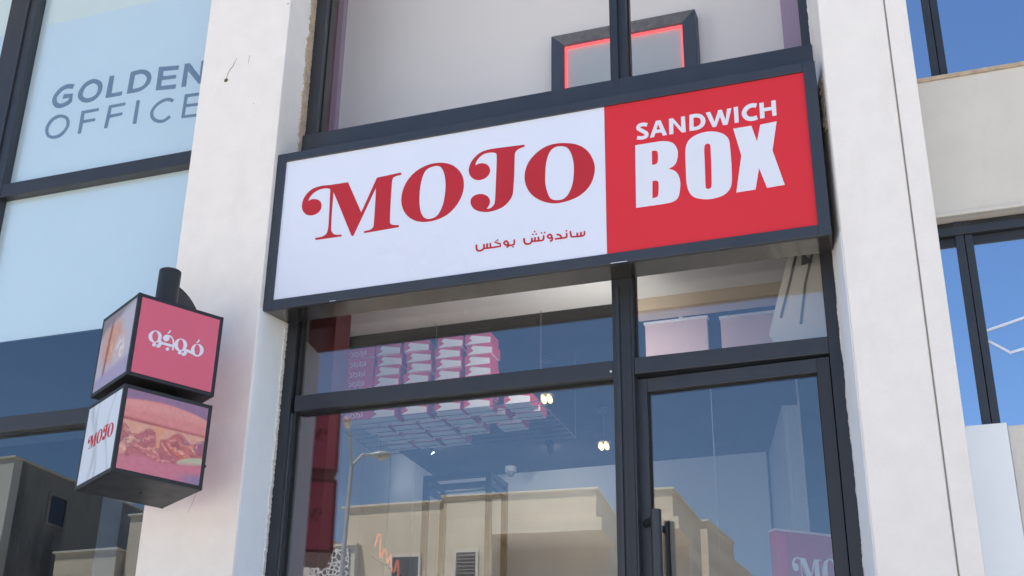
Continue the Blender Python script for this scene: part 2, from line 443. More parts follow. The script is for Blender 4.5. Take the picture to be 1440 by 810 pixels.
# traced lettering outlines (metres on the face they sit on; a third number marks a corner)
LET = json.loads('''{"M":{"poly":[[[0.3438,0.5705,1],[0.4247,0.395,1],[0.4953,0.569,1],[0.6155,0.5754,1],[0.6223,0.5691],[0.6188,0.5635,1],[0.5866,0.5589],[0.5765,0.5465],[0.5743,0.5187],[0.5735,0.407],[0.5752,0.3294],[0.5789,0.3124],[0.5927,0.3031],[0.6195,0.2978,1],[0.624,0.2928],[0.6211,0.2872,1],[0.4494,0.2833,1],[0.4448,0.2884],[0.4471,0.293,1],[0.4781,0.2964],[0.4909,0.3071],[0.494,0.3258],[0.4947,0.4199],[0.4931,0.5155,1],[0.3929,0.2794,1],[0.3877,0.2769],[0.382,0.2811,1],[0.27,0.5316,1],[0.2697,0.4284],[0.2724,0.344],[0.2753,0.3213],[0.2876,0.3039],[0.3074,0.2953],[0.3266,0.2946,1],[0.3314,0.2894],[0.329,0.2843,1],[0.1966,0.2858,1],[0.1922,0.292],[0.1956,0.297,1],[0.2276,0.2982],[0.2488,0.3088],[0.2555,0.3272],[0.2576,0.3575],[0.2551,0.459],[0.252,0.5478,1],[0.2317,0.5569],[0.1924,0.5561],[0.16,0.5403],[0.1422,0.5175],[0.138,0.501,1],[0.1514,0.5085],[0.174,0.5076],[0.1974,0.4958],[0.2103,0.4749],[0.2096,0.4495],[0.1946,0.4293],[0.1645,0.4217],[0.1357,0.4303],[0.114,0.4536],[0.1063,0.4834],[0.1112,0.5169],[0.1285,0.5456],[0.1577,0.5666],[0.2022,0.5746],[0.2529,0.5717]]]},"O1":{"poly":[[[0.8253,0.5915],[0.8744,0.5715],[0.9115,0.5368],[0.9334,0.4948],[0.939,0.4508],[0.9323,0.4067],[0.91,0.3605],[0.8735,0.3216],[0.8268,0.2993],[0.77,0.292],[0.7168,0.3019],[0.672,0.33],[0.6434,0.3688],[0.6287,0.4168],[0.631,0.4673],[0.6481,0.5157],[0.6805,0.5566],[0.7234,0.5827],[0.7717,0.5948]],[[0.7966,0.5801],[0.8214,0.568],[0.8381,0.5343],[0.8471,0.4868],[0.848,0.436],[0.8418,0.3817],[0.8277,0.339],[0.8073,0.3124],[0.7742,0.3053],[0.7473,0.317],[0.729,0.3499],[0.7206,0.3966],[0.7193,0.4576],[0.7243,0.5078],[0.737,0.5519],[0.758,0.574]]]},"J":{"poly":[[[1.2286,0.6139,1],[1.2332,0.6092],[1.2297,0.6037,1],[1.2033,0.5968],[1.1882,0.584],[1.1844,0.5626],[1.1834,0.4802],[1.1803,0.3991],[1.1758,0.3621],[1.1611,0.335],[1.1363,0.3123],[1.1013,0.2993],[1.0559,0.2959],[1.0151,0.3068],[0.9891,0.3255],[0.9756,0.3521],[0.9784,0.3787],[1.0001,0.3925],[1.0283,0.3922],[1.0541,0.3781],[1.0673,0.3559],[1.0668,0.3344],[1.0531,0.3114,1],[1.0708,0.3123],[1.0857,0.3232],[1.0929,0.3436],[1.0951,0.4136],[1.0972,0.5228],[1.0972,0.5783],[1.0933,0.5946,1],[1.0699,0.6027],[1.0337,0.6009],[1.0082,0.5831],[0.9958,0.563],[0.9936,0.5455,1],[1.0064,0.5527],[1.0297,0.5525],[1.0532,0.5389],[1.0655,0.5146],[1.0619,0.4904],[1.0418,0.4719],[1.0111,0.4673],[0.9824,0.481],[0.9651,0.5072],[0.9613,0.5329],[0.9697,0.5648],[0.9923,0.5943],[1.023,0.614],[1.0644,0.6205],[1.116,0.6195]]]},"O2":{"poly":[[[1.4244,0.587],[1.4718,0.573],[1.514,0.5443],[1.544,0.5025],[1.5605,0.4505],[1.5589,0.4047],[1.542,0.3567],[1.5115,0.3213],[1.4696,0.298],[1.4183,0.2873],[1.3716,0.288],[1.3246,0.3043],[1.2818,0.3343],[1.2506,0.3755],[1.2349,0.4247],[1.2354,0.4714],[1.2519,0.5183],[1.2854,0.557],[1.3287,0.5835],[1.3767,0.5921]],[[1.4053,0.5747],[1.4338,0.5616],[1.4525,0.5294],[1.464,0.478],[1.465,0.4262],[1.4585,0.371],[1.4419,0.328],[1.4184,0.304],[1.3857,0.3008],[1.3575,0.3141],[1.341,0.35],[1.3314,0.3978],[1.3313,0.4547],[1.336,0.5059],[1.3503,0.5506],[1.3742,0.5736]]]},"sS":{"stroke":[[[1.8055,0.6102],[1.786,0.6162],[1.7695,0.6131],[1.7647,0.5994],[1.7815,0.5839],[1.7993,0.5683],[1.7993,0.5538],[1.7814,0.5477],[1.7579,0.5527]]],"w":0.0178},"sA":{"poly":[[[1.8156,0.5419,1],[1.8453,0.6233,1],[1.8664,0.6221,1],[1.8928,0.5419,1],[1.8733,0.5422,1],[1.8681,0.5598,1],[1.8407,0.5605,1],[1.8342,0.5418,1]],[[1.8462,0.5768,1],[1.8628,0.5764,1],[1.8545,0.6048,1]]]},"sN":{"poly":[[[1.9025,0.5423,1],[1.9041,0.6215,1],[1.9221,0.622,1],[1.9568,0.5669,1],[1.9582,0.6223,1],[1.9756,0.6217,1],[1.976,0.5412,1],[1.9586,0.5417,1],[1.9226,0.5968,1],[1.9209,0.5422,1]]]},"sD":{"poly":[[[1.9919,0.5437,1],[1.9956,0.6245,1],[2.0231,0.6247],[2.0468,0.6173],[2.0626,0.5965],[2.0639,0.5741],[2.0533,0.5541],[2.0337,0.5441],[2.0145,0.5422]],[[2.0115,0.5604,1],[2.0249,0.5595],[2.0396,0.5677],[2.0442,0.5834],[2.0401,0.5981],[2.0271,0.6061],[2.0126,0.6067,1]]]},"sW":{"poly":[[[2.0677,0.6221,1],[2.0879,0.6221,1],[2.1042,0.5681,1],[2.1228,0.6236,1],[2.139,0.6232,1],[2.1521,0.5682,1],[2.1619,0.6231,1],[2.1808,0.6227,1],[2.1597,0.5437,1],[2.1394,0.5443,1],[2.1292,0.5908,1],[2.11,0.5433,1],[2.0947,0.5424,1]]]},"sI":{"poly":[[[2.1904,0.6253,1],[2.2093,0.6249,1],[2.2083,0.5454,1],[2.1905,0.5461,1]]]},"sC":{"stroke":[[[2.2887,0.6147],[2.2702,0.6195],[2.2487,0.6127],[2.2341,0.5908],[2.2388,0.5679],[2.2544,0.5551],[2.2706,0.5525],[2.2881,0.5557]]],"w":0.0207},"sH":{"poly":[[[2.3015,0.6243,1],[2.3202,0.6245,1],[2.3201,0.5959,1],[2.3517,0.5963,1],[2.3529,0.6262,1],[2.3719,0.6257,1],[2.3702,0.5496,1],[2.3531,0.5496,1],[2.3524,0.5797,1],[2.3204,0.5794,1],[2.3196,0.5469,1],[2.3005,0.5467,1]]]},"bB":{"poly":[[[1.7483,0.5157,1],[1.8445,0.5155],[1.8868,0.5107],[1.9179,0.4948],[1.934,0.4649],[1.9366,0.4377],[1.9299,0.4034],[1.916,0.3823],[1.892,0.3712,1],[1.9177,0.3585],[1.9348,0.3321],[1.9411,0.296],[1.9366,0.2505],[1.9277,0.2232],[1.9065,0.2083],[1.8701,0.2039,1],[1.7438,0.2044,1]],[[1.8218,0.4734,1],[1.8404,0.4718],[1.8479,0.4597],[1.847,0.4182],[1.8381,0.4049],[1.8206,0.4039,1]],[[1.8195,0.3245,1],[1.8378,0.3225],[1.8463,0.3093],[1.844,0.2602],[1.8377,0.2427],[1.8167,0.2387,1]]]},"bO":{"poly":[[[2.0864,0.5231],[2.132,0.5056],[2.1585,0.474],[2.1638,0.4318],[2.1648,0.3441],[2.1617,0.264],[2.1494,0.2261],[2.1204,0.2025],[2.0745,0.1943],[2.0291,0.2006],[1.9942,0.2179],[1.9752,0.2498],[1.968,0.2972],[1.9685,0.3789],[1.9705,0.4494],[1.9805,0.4862],[2.0025,0.509],[2.0397,0.523]],[[2.067,0.4661],[2.078,0.4593],[2.0801,0.4412],[2.079,0.3593],[2.0758,0.2672],[2.0712,0.2479],[2.0608,0.2439],[2.0509,0.2502],[2.049,0.2718],[2.051,0.3643],[2.0519,0.4345],[2.0563,0.4603]]]},"bX":{"poly":[[[2.1826,0.5187,1],[2.2608,0.5187,1],[2.2798,0.4368,1],[2.2987,0.5168,1],[2.3685,0.5199,1],[2.3412,0.3819,1],[2.3801,0.2096,1],[2.3062,0.2081,1],[2.2797,0.3065,1],[2.2582,0.2078,1],[2.1774,0.2072,1],[2.209,0.3798,1]]]},"arabic1":{"stroke":[[[1.5109,0.1287],[1.5099,0.1113],[1.5004,0.1067],[1.4795,0.1074],[1.451,0.1098,1],[1.4466,0.1387,1]],[[1.4949,0.1259],[1.4947,0.1079]],[[1.4785,0.126],[1.4784,0.108]]],"w":0.0077},"arabic2":{"stroke":[[[1.4293,0.1319],[1.43,0.1146],[1.4223,0.1101],[1.3763,0.1106,1]],[[1.384,0.132],[1.4001,0.1254],[1.4062,0.1109]]],"w":0.0078,"dots":[[1.429,0.1427]]},"arabic3":{"stroke":[[[1.364,0.1248],[1.3531,0.1371],[1.3423,0.1289],[1.3524,0.1175],[1.3632,0.1208],[1.3632,0.1076],[1.3539,0.1025]]],"w":0.0078},"arabic4":{"stroke":[[[1.3241,0.1371],[1.3238,0.1177],[1.3145,0.113],[1.2912,0.1136],[1.2698,0.1157]],[[1.3008,0.1336],[1.3009,0.1138]],[[1.2845,0.1328],[1.2846,0.1142]],[[1.2697,0.1318],[1.2698,0.1165],[1.2621,0.1065],[1.2485,0.1053],[1.2367,0.1133],[1.2334,0.1357]]],"w":0.0078,"dots":[[1.3152,0.1496],[1.3291,0.1495],[1.2747,0.1488],[1.2899,0.1485],[1.2824,0.1613]]},"arabic5":{"stroke":[[[1.1874,0.1373],[1.1877,0.1165],[1.1799,0.1115],[1.1622,0.1109]],[[1.1613,0.1218],[1.15,0.1355],[1.1395,0.1267],[1.1503,0.1152],[1.1605,0.1186],[1.1607,0.1082],[1.1513,0.1038]]],"w":0.0079,"dots":[[1.1828,0.102]]},"arabic6":{"stroke":[[[1.1122,0.1479,1],[1.0957,0.1375,1],[1.1217,0.1261,1],[1.1235,0.1134,1],[1.0791,0.113],[1.0453,0.1143]],[[1.0747,0.1366],[1.0759,0.1135]],[[1.0599,0.1363],[1.0604,0.1137]],[[1.0448,0.1352],[1.0452,0.1164],[1.0354,0.1075],[1.0215,0.1062],[1.0113,0.114],[1.0087,0.1382]]],"w":0.0079},"gG":{"stroke":[[[-1.6248,1.6871],[-1.6665,1.6965],[-1.7071,1.6854],[-1.7388,1.6497],[-1.7436,1.6171],[-1.7263,1.5843],[-1.6938,1.5695],[-1.6566,1.5747],[-1.6309,1.5862,1],[-1.6297,1.626,1],[-1.6857,1.6306,1]]],"w":0.0302},"gO":{"poly":[[[-1.4827,1.7083],[-1.4363,1.6819],[-1.4197,1.6435],[-1.4263,1.5991],[-1.4576,1.564],[-1.506,1.5547],[-1.5505,1.5702],[-1.5795,1.6051],[-1.5804,1.6428],[-1.5584,1.6844],[-1.5244,1.7069]],[[-1.4906,1.6814],[-1.4575,1.6596],[-1.4487,1.6327],[-1.4593,1.5975],[-1.4944,1.5838],[-1.5244,1.5882],[-1.5478,1.6112],[-1.548,1.6404],[-1.5342,1.6669]]]},"gL":{"poly":[[[-1.3821,1.7067,1],[-1.3504,1.706,1],[-1.3491,1.5835,1],[-1.2766,1.5829,1],[-1.279,1.557,1],[-1.3864,1.5597,1]]]},"gD":{"poly":[[[-1.2397,1.7062,1],[-1.1678,1.7077],[-1.1195,1.6851],[-1.0951,1.6469],[-1.099,1.6024],[-1.1308,1.5721],[-1.1693,1.5594],[-1.2443,1.5599,1]],[[-1.2083,1.6788,1],[-1.1632,1.6777],[-1.1311,1.6544],[-1.1241,1.6241],[-1.1424,1.5949],[-1.1733,1.5848],[-1.2101,1.5858,1]]]},"gE":{"poly":[[[-1.0528,1.7,1],[-0.9199,1.6818,1],[-0.9202,1.6555,1],[-1.0195,1.6657,1],[-1.0168,1.6306,1],[-0.9292,1.6221,1],[-0.9282,1.5982,1],[-1.0212,1.6053,1],[-1.0203,1.5658,1],[-0.9201,1.5575,1],[-0.9226,1.5296,1],[-1.0515,1.5437,1]]]},"gN":{"poly":[[[-0.8819,1.6844,1],[-0.8499,1.6834,1],[-0.773,1.5798,1],[-0.7745,1.682,1],[-0.7453,1.6823,1],[-0.7468,1.5283,1],[-0.7727,1.5288,1],[-0.8552,1.6336,1],[-0.8545,1.5295,1],[-0.885,1.5324,1]]]},"oO":{"poly":[[[-1.6689,1.505],[-1.6267,1.4819],[-1.6066,1.4411],[-1.6118,1.4012],[-1.6457,1.3588],[-1.6943,1.35],[-1.7399,1.3683],[-1.7658,1.4059],[-1.7679,1.4473],[-1.7462,1.4885],[-1.7076,1.5083]],[[-1.674,1.487],[-1.6393,1.4679],[-1.6268,1.4368],[-1.6335,1.4054],[-1.6619,1.3781],[-1.6981,1.3703],[-1.73,1.3828],[-1.7463,1.4104],[-1.7459,1.4431],[-1.7261,1.4723],[-1.6991,1.486]]]},"oF":{"poly":[[[-1.5368,1.5031,1],[-1.4201,1.5007,1],[-1.4186,1.4824,1],[-1.5139,1.4822,1],[-1.5121,1.4393,1],[-1.4321,1.436,1],[-1.4321,1.4173,1],[-1.5118,1.4188,1],[-1.5153,1.3505,1],[-1.5364,1.3529,1]]]},"oF2":{"poly":[[[-1.3524,1.5045,1],[-1.2434,1.5033,1],[-1.2419,1.4842,1],[-1.3326,1.4842,1],[-1.3333,1.4396,1],[-1.2527,1.4401,1],[-1.2529,1.4215,1],[-1.334,1.4195,1],[-1.3393,1.3535,1],[-1.3616,1.3554,1]]]},"oI":{"poly":[[[-1.1699,1.5008,1],[-1.1479,1.4997,1],[-1.148,1.3451,1],[-1.1726,1.3482,1]]]},"oC":{"stroke":[[[-0.9248,1.4495],[-0.963,1.4675],[-1.0094,1.4583],[-1.0449,1.4291],[-1.0552,1.3911],[-1.038,1.3558],[-1.0029,1.3331],[-0.967,1.3302],[-0.9306,1.3509]]],"w":0.02},"oE":{"poly":[[[-0.8538,1.4778,1],[-0.7511,1.4706,1],[-0.7502,1.4521,1],[-0.8335,1.4552,1],[-0.8354,1.4117,1],[-0.75,1.4027,1],[-0.7509,1.3854,1],[-0.8359,1.3919,1],[-0.8367,1.3406,1],[-0.7527,1.3337,1],[-0.7527,1.3164,1],[-0.8564,1.3246,1]]]},"kWaw1":{"poly":[[[-0.0721,0.6156],[-0.0728,0.6047],[-0.0778,0.5943],[-0.0863,0.5858],[-0.097,0.5806],[-0.1082,0.5796],[-0.1184,0.5827],[-0.1258,0.5896],[-0.1295,0.5991],[-0.1289,0.61],[-0.124,0.6204],[-0.1156,0.6289],[-0.1049,0.6342],[-0.0936,0.6353],[-0.0834,0.6322],[-0.0759,0.6253]],[[-0.0871,0.6118],[-0.0868,0.6028],[-0.0886,0.5945],[-0.0921,0.5883],[-0.0969,0.5851],[-0.1022,0.5854],[-0.1072,0.5892],[-0.1112,0.5958],[-0.1135,0.6043],[-0.1138,0.6133],[-0.112,0.6216],[-0.1085,0.6278],[-0.1037,0.631],[-0.0984,0.6307],[-0.0934,0.627],[-0.0894,0.6204]]]},"kWaw1t":{"stroke":[[[-0.0783,0.5989],[-0.075,0.5799],[-0.0802,0.5698],[-0.0888,0.5698]]],"w":0.0133},"kWaw1b":{"poly":[[[-0.0914,0.5728],[-0.0916,0.5695],[-0.093,0.5664],[-0.0955,0.5639],[-0.0987,0.5623],[-0.102,0.562],[-0.105,0.563],[-0.1072,0.5651],[-0.1083,0.568],[-0.1081,0.5713],[-0.1067,0.5744],[-0.1042,0.577],[-0.1011,0.5785],[-0.0977,0.5788],[-0.0947,0.5778],[-0.0925,0.5757]]]},"kJim":{"poly":[[[-0.0376,0.6185],[-0.0379,0.6127],[-0.0402,0.6072],[-0.0442,0.6028],[-0.0493,0.6002],[-0.0548,0.5998],[-0.0597,0.6016],[-0.0634,0.6054],[-0.0652,0.6106],[-0.065,0.6164],[-0.0627,0.622],[-0.0587,0.6264],[-0.0535,0.629],[-0.0481,0.6294],[-0.0431,0.6276],[-0.0395,0.6238]]]},"kJimA":{"stroke":[[[-0.0504,0.6282],[-0.0329,0.6274],[-0.02,0.6156],[-0.0153,0.5918],[-0.0158,0.5692]]],"w":0.0063},"kJimB":{"stroke":[[[-0.0681,0.5881],[-0.0445,0.5873],[-0.0172,0.5875]]],"w":0.0116},"kJimD":{"poly":[[[-0.0316,0.5698],[-0.0317,0.5669],[-0.033,0.5641],[-0.0353,0.5618],[-0.0381,0.5605],[-0.0411,0.5602],[-0.0438,0.5611],[-0.0458,0.5629],[-0.0468,0.5655],[-0.0466,0.5684],[-0.0453,0.5712],[-0.043,0.5734],[-0.0402,0.5748],[-0.0372,0.5751],[-0.0345,0.5742],[-0.0325,0.5724]]]},"kDam":{"stroke":[[[-0.0404,0.6537],[-0.0388,0.6479],[-0.0471,0.6392]]],"w":0.0059},"kWaw2":{"poly":[[[0.0454,0.6102],[0.0447,0.5986],[0.0396,0.5876],[0.0311,0.5788],[0.0203,0.5735],[0.0089,0.5726],[-0.0013,0.5761],[-0.0089,0.5836],[-0.0126,0.5938],[-0.012,0.6053],[-0.0071,0.6163],[0.0014,0.6252],[0.0122,0.6306],[0.0237,0.6316],[0.034,0.628],[0.0416,0.6205]],[[0.0294,0.607],[0.0297,0.5974],[0.0281,0.5888],[0.0248,0.5824],[0.0202,0.5793],[0.0152,0.5798],[0.0104,0.5838],[0.0065,0.5909],[0.0043,0.5999],[0.0039,0.6094],[0.0055,0.618],[0.0088,0.6244],[0.0134,0.6276],[0.0185,0.6271],[0.0233,0.623],[0.0271,0.616]]]},"kWaw2t":{"stroke":[[[0.0406,0.59],[0.0426,0.5755],[0.0373,0.5652],[0.0275,0.5633]]],"w":0.0134},"kWaw2b":{"poly":[[[0.0251,0.5694],[0.0249,0.5662],[0.0235,0.5633],[0.0211,0.5608],[0.018,0.5594],[0.0148,0.5591],[0.0119,0.56],[0.0098,0.562],[0.0087,0.5648],[0.009,0.5679],[0.0104,0.5709],[0.0128,0.5733],[0.0158,0.5748],[0.0191,0.5751],[0.022,0.5741],[0.0241,0.5721]]]},"kLink":{"stroke":[[[0.047,0.5855],[0.0639,0.5827],[0.0846,0.5796]]],"w":0.0122},"kMim":{"poly":[[[0.1231,0.608],[0.1224,0.5966],[0.1174,0.5857],[0.109,0.577],[0.0984,0.5718],[0.0872,0.571],[0.0771,0.5745],[0.0697,0.5819],[0.0661,0.5921],[0.0668,0.6035],[0.0717,0.6144],[0.08,0.6231],[0.0907,0.6283],[0.1019,0.6293],[0.112,0.6258],[0.1195,0.6183]],[[0.1066,0.6052],[0.1069,0.5956],[0.1052,0.5869],[0.1017,0.5805],[0.0971,0.5773],[0.092,0.5778],[0.0871,0.5819],[0.0833,0.589],[0.081,0.598],[0.0807,0.6076],[0.0824,0.6163],[0.0858,0.6228],[0.0905,0.626],[0.0956,0.6255],[0.1005,0.6214],[0.1044,0.6143]]]},"kDam2":{"stroke":[[[0.0942,0.6494],[0.0959,0.6423],[0.0861,0.6336]]],"w":0.0054}}''')

# ------------------------------------------------------------------ materials
pmat('stucco_white', (0.845, 0.815, 0.78), 0.85, noise=0.028, nscale=9, bump=0.5, bscale=150, spec=0.2,
     stain=(0.70, 0.66, 0.61), stain_scale=1.8, stain_lo=0.54, stain_hi=0.9, streak=(1.6, 1.6, 0.3))
pmat('stucco_beige', (0.66, 0.635, 0.585), 0.9, noise=0.05, nscale=3.0, bump=0.45, bscale=110, spec=0.2,
     stain=(0.60, 0.56, 0.49), stain_scale=3.0)
pmat('panel_pale', (0.84, 0.875, 0.91), 0.7, noise=0.02, nscale=3, bump=0.15, bscale=120, spec=0.3)
pmat('raw_plaster', (0.50, 0.41, 0.31), 0.95, noise=0.22, nscale=25, bump=0.9, bscale=70, spec=0.1)
pmat('paint_bead', (0.74, 0.73, 0.72), 0.8, noise=0.08, nscale=40, bump=0.7, bscale=90, spec=0.2)
pmat('crack_dark', (0.27, 0.21, 0.16), 0.95, noise=0.2, nscale=60)
pmat('hole_rust', (0.14, 0.10, 0.05), 0.9, noise=0.3, nscale=80)
pmat('aluminium_dark', (0.029, 0.034, 0.044), 0.38, noise=0.10, nscale=9, bump=0.05, bscale=60, spec=0.55)
pmat('aluminium_black', (0.022, 0.025, 0.033), 0.42, noise=0.10, nscale=9, spec=0.5)
pmat('casing_dark', (0.037, 0.043, 0.056), 0.34, noise=0.08, nscale=5, spec=0.55)
pmat('casing_under', (0.040, 0.038, 0.036), 0.16, noise=0.10, nscale=7, spec=0.6)
pmat('acrylic_white', (0.735, 0.79, 0.915), 0.28, noise=0.02, nscale=1.5, bump=0.04, bscale=2.5, spec=0.35)
pmat('acrylic_red', (0.68, 0.036, 0.050), 0.38, noise=0.03, nscale=2, bump=0.04, bscale=2.5, spec=0.22)
pmat('vinyl_red', (0.50, 0.032, 0.045), 0.4, noise=0.03, nscale=3, spec=0.2)
pmat('vinyl_white', (0.74, 0.78, 0.88), 0.34, noise=0.012, nscale=3, spec=0.35)
pmat('vinyl_slate', (0.19, 0.255, 0.31), 0.5, noise=0.03, nscale=6)
pmat('frosted_film', (0.78, 0.91, 0.95), 0.5, noise=0.02, nscale=1.0, spec=0.3)
pmat('sign_black', (0.020, 0.021, 0.024), 0.45, noise=0.12, nscale=12, spec=0.45, bump=0.05, bscale=90)
pmat('sign_pink', (0.68, 0.135, 0.205), 0.30, noise=0.03, nscale=4, spec=0.4)
pmat('print', (0.5, 0.5, 0.5), 0.30, spec=0.4, attr='print')
pmat('letter_dark_red', (0.14, 0.012, 0.02), 0.4)
pmat('rubber', (0.012, 0.012, 0.013), 0.7)
pmat('steel_handle', (0.030, 0.033, 0.040), 0.32, spec=0.6)
pmat('steel_brushed', (0.5, 0.5, 0.5), 0.3, metal=1.0)
pmat('inner_white', (0.88, 0.88, 0.88), 0.7, noise=0.02, nscale=2)
pmat('inner_warm', (0.88, 0.865, 0.86), 0.8, noise=0.02, nscale=1.5)
pmat('inner_wall_blue', (0.36, 0.40, 0.46), 0.6, noise=0.03, nscale=2)
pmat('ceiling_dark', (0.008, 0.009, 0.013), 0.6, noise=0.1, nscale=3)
pmat('inner_floor', (0.78, 0.76, 0.73), 0.4, noise=0.06, nscale=3)
pmat('inner_red', (0.12, 0.026, 0.032), 0.5, noise=0.04, nscale=3)
pmat('inner_lilac', (0.42, 0.33, 0.46), 0.6, noise=0.02, nscale=3)
pmat('beam_beige', (0.56, 0.46, 0.36), 0.8, noise=0.06, nscale=6)
pmat('board_pink', (0.75, 0.56, 0.56), 0.7, noise=0.03, nscale=5)
pmat('plastic_white', (0.72, 0.71, 0.68), 0.4, noise=0.02, nscale=6)
pmat('plastic_grey', (0.16, 0.16, 0.17), 0.5)
pmat('carton_red', (0.66, 0.075, 0.125), 0.55, noise=0.04, nscale=12)
pmat('carton_white', (0.90, 0.89, 0.89), 0.6, noise=0.03, nscale=12)
pmat('wire', (0.13, 0.13, 0.14), 0.4)
pmat('black_steel', (0.03, 0.03, 0.035), 0.4)
pmat('wood_lit', (0.17, 0.165, 0.16), 0.6, noise=0.25, nscale=30)  # paler grey with the light on the frame's top put into the colour
pmat('led_red', (0.9, 0.1, 0.1), 0.4, emit=(1.0, 0.08, 0.09), estr=0.7)
pmat('bulb_warm', (0.9, 0.8, 0.5), 0.4, emit=(1.0, 0.80, 0.34), estr=0.95)
pmat('joint_grey', (0.36, 0.39, 0.44), 0.6)
pmat('spot_lens', (0.9, 0.8, 0.6), 0.4, emit=(1.0, 0.90, 0.74), estr=240.0)
pmat('added_lens', (0.9, 0.9, 0.9), 0.4, emit=(1.0, 0.97, 0.92), estr=650.0)  # strong glow for the added lamp behind the mullion
pmat('stand_red', (0.50, 0.020, 0.008), 0.5, noise=0.04, nscale=3)
pmat('inner_maroon', (0.17, 0.075, 0.095), 0.6, noise=0.05, nscale=4)
pmat('frame_navy', (0.06, 0.07, 0.09), 0.5, noise=0.1, nscale=20)
pmat('sky_tint_white', (0.83, 0.875, 0.925), 0.8, noise=0.03, nscale=6, bump=0.3, bscale=140, spec=0.2)  # white with bluish sky light put into the colour, for the pillar reveals
pmat('frame_back', (0.52, 0.57, 0.60), 0.6, noise=0.05, nscale=5)
pmat('neon_orange', (0.9, 0.3, 0.2), 0.4, emit=(1.0, 0.30, 0.20), estr=0.10)
pmat('concrete_street', (0.42, 0.375, 0.315), 0.9, noise=0.08, nscale=3, bump=0.5, bscale=60, stain=(0.36, 0.32, 0.27), stain_scale=0.4)
pmat('road_paint', (0.72, 0.71, 0.68), 0.7, noise=0.06, nscale=8)
pmat('paving', (0.52, 0.465, 0.395), 0.85, noise=0.07, nscale=2, bump=0.3, bscale=50)
pmat('kerb_stone', (0.42, 0.40, 0.37), 0.85, noise=0.08, nscale=4)
pmat('earth', (0.36, 0.30, 0.23), 0.95, noise=0.12, nscale=0.3)
pmat('render_sand', (0.74, 0.61, 0.45), 0.9, blocks=True, noise=0.05, nscale=0.9, bump=0.3, bscale=30, stain=(0.55, 0.45, 0.325), stain_scale=0.9, stain_lo=0.45, stain_hi=0.8)
pmat('render_shaded_worn', (0.30, 0.275, 0.25), 0.9, noise=0.16, nscale=0.8, bump=0.3, bscale=30, stain=(0.13, 0.12, 0.11), stain_scale=0.7, stain_lo=0.45, stain_hi=0.6)  # side wall's shade put into grey and stain, together with real weathering
pmat('render_pale', (0.66, 0.61, 0.53), 0.9, noise=0.05, nscale=0.9, bump=0.3, bscale=30)
pmat('coping_pale', (0.66, 0.60, 0.50), 0.8, noise=0.05, nscale=2)
pmat('shutter_brown', (0.055, 0.028, 0.018), 0.6, noise=0.1, nscale=8)
pmat('window_dark', (0.03, 0.033, 0.04), 0.1, spec=0.7)
pmat('lamp_steel', (0.46, 0.45, 0.43), 0.5, metal=0.3, noise=0.05, nscale=8)
pmat('lamp_lens', (0.70, 0.62, 0.45), 0.3)
pmat('foliage', (0.06, 0.09, 0.035), 0.8, noise=0.4, nscale=4)
pmat('bark', (0.12, 0.08, 0.05), 0.9, noise=0.2, nscale=10)
# pierced screen on the house across the street: white blocks with dark holes
def screen_mat():
    m = pmat('screen_pattern', (0.7, 0.7, 0.68), 0.8)
    nt = m.node_tree
    b = nt.nodes['Principled BSDF']
    tc = nt.nodes.new('ShaderNodeTexCoord')
    vo = nt.nodes.new('ShaderNodeTexVoronoi')
    vo.feature = 'DISTANCE_TO_EDGE'
    vo.inputs['Scale'].default_value = 9.0
    nt.links.new(tc.outputs['Object'], vo.inputs['Vector'])
    rp = nt.nodes.new('ShaderNodeValToRGB')
    rp.color_ramp.elements[0].position = 0.10
    rp.color_ramp.elements[0].color = (0.74, 0.73, 0.70, 1)
    rp.color_ramp.elements[1].position = 0.16
    rp.color_ramp.elements[1].color = (0.10, 0.11, 0.11, 1)
    nt.links.new(vo.outputs['Distance'], rp.inputs['Fac'])
    nt.links.new(rp.outputs['Color'], b.inputs['Base Color'])
screen_mat()
glassmat('glass_shop', 0.117, (0.99, 0.995, 0.995), (0.90, 0.95, 1.0), wave=0.05)
glassmat('glass_door', 0.117, (0.99, 0.995, 0.995), (0.90, 0.95, 1.0), wave=0.035)
glassmat('glass_clear', 0.01, (0.99, 0.99, 0.99), (0.9, 0.9, 0.95))
glassmat('glass_film', 0.09, (0.96, 0.97, 0.98), (0.85, 0.95, 1.0))
glassmat('glass_blue', 0.66, (0.45, 0.55, 0.70), (0.74, 0.87, 1.0), wave=0.02)
glassmat('glass_left', 0.11, (0.55, 0.60, 0.66), (0.85, 0.95, 1.0), wave=0.02)

Z0 = 3.955                  # height of the sign panel's lower edge above the street
F, G = 0.22, 0.27           # front of the window frames, outer face of the glass
FLOOR = 0.90                # shop floor, up a few steps from the street
TOP = 7.2                   # roof level

# ------------------------------------------------------------------ ground, road, pavements
o = MB().box(-400, 400, -400, 400, -0.5, -0.02).build('ground', 'earth'); tag(o, 'bare earth ground reaching to the horizon', kind='structure')
o = MB().box(-150, 150, -15.0, -4.2, -0.3, 0.0).build('road', 'concrete_street'); tag(o, 'pale concrete street in front of the shop', kind='structure')
for i, x in enumerate(range(-40, 41, 4)):
    bx('lane_marking', 'road_paint', o, x, x + 1.8, -9.66, -9.54, 0.002, 0.006)
o = MB().box(-150, 150, -4.05, -2.0, -0.3, 0.13).build('pavement', 'paving'); tag(o, 'pale paved footway along the shop fronts', kind='structure')
bx('kerb', 'kerb_stone', o, -150, 150, -4.2, -4.05, -0.3, 0.135)
o = MB().box(-150, 150, -19.3, -15.15, -0.3, 0.13).build('pavement', 'paving'); tag(o, 'pale paved footway across the street', kind='structure')
bx('kerb', 'kerb_stone', o, -150, 150, -15.15, -15.0, -0.3, 0.135)
o = MB().box(-9.0, 10.0, -1.2, 0.2, 0.0, FLOOR - 0.02).build('terrace', 'paving'); tag(o, 'raised paved terrace below the shop windows', kind='structure')
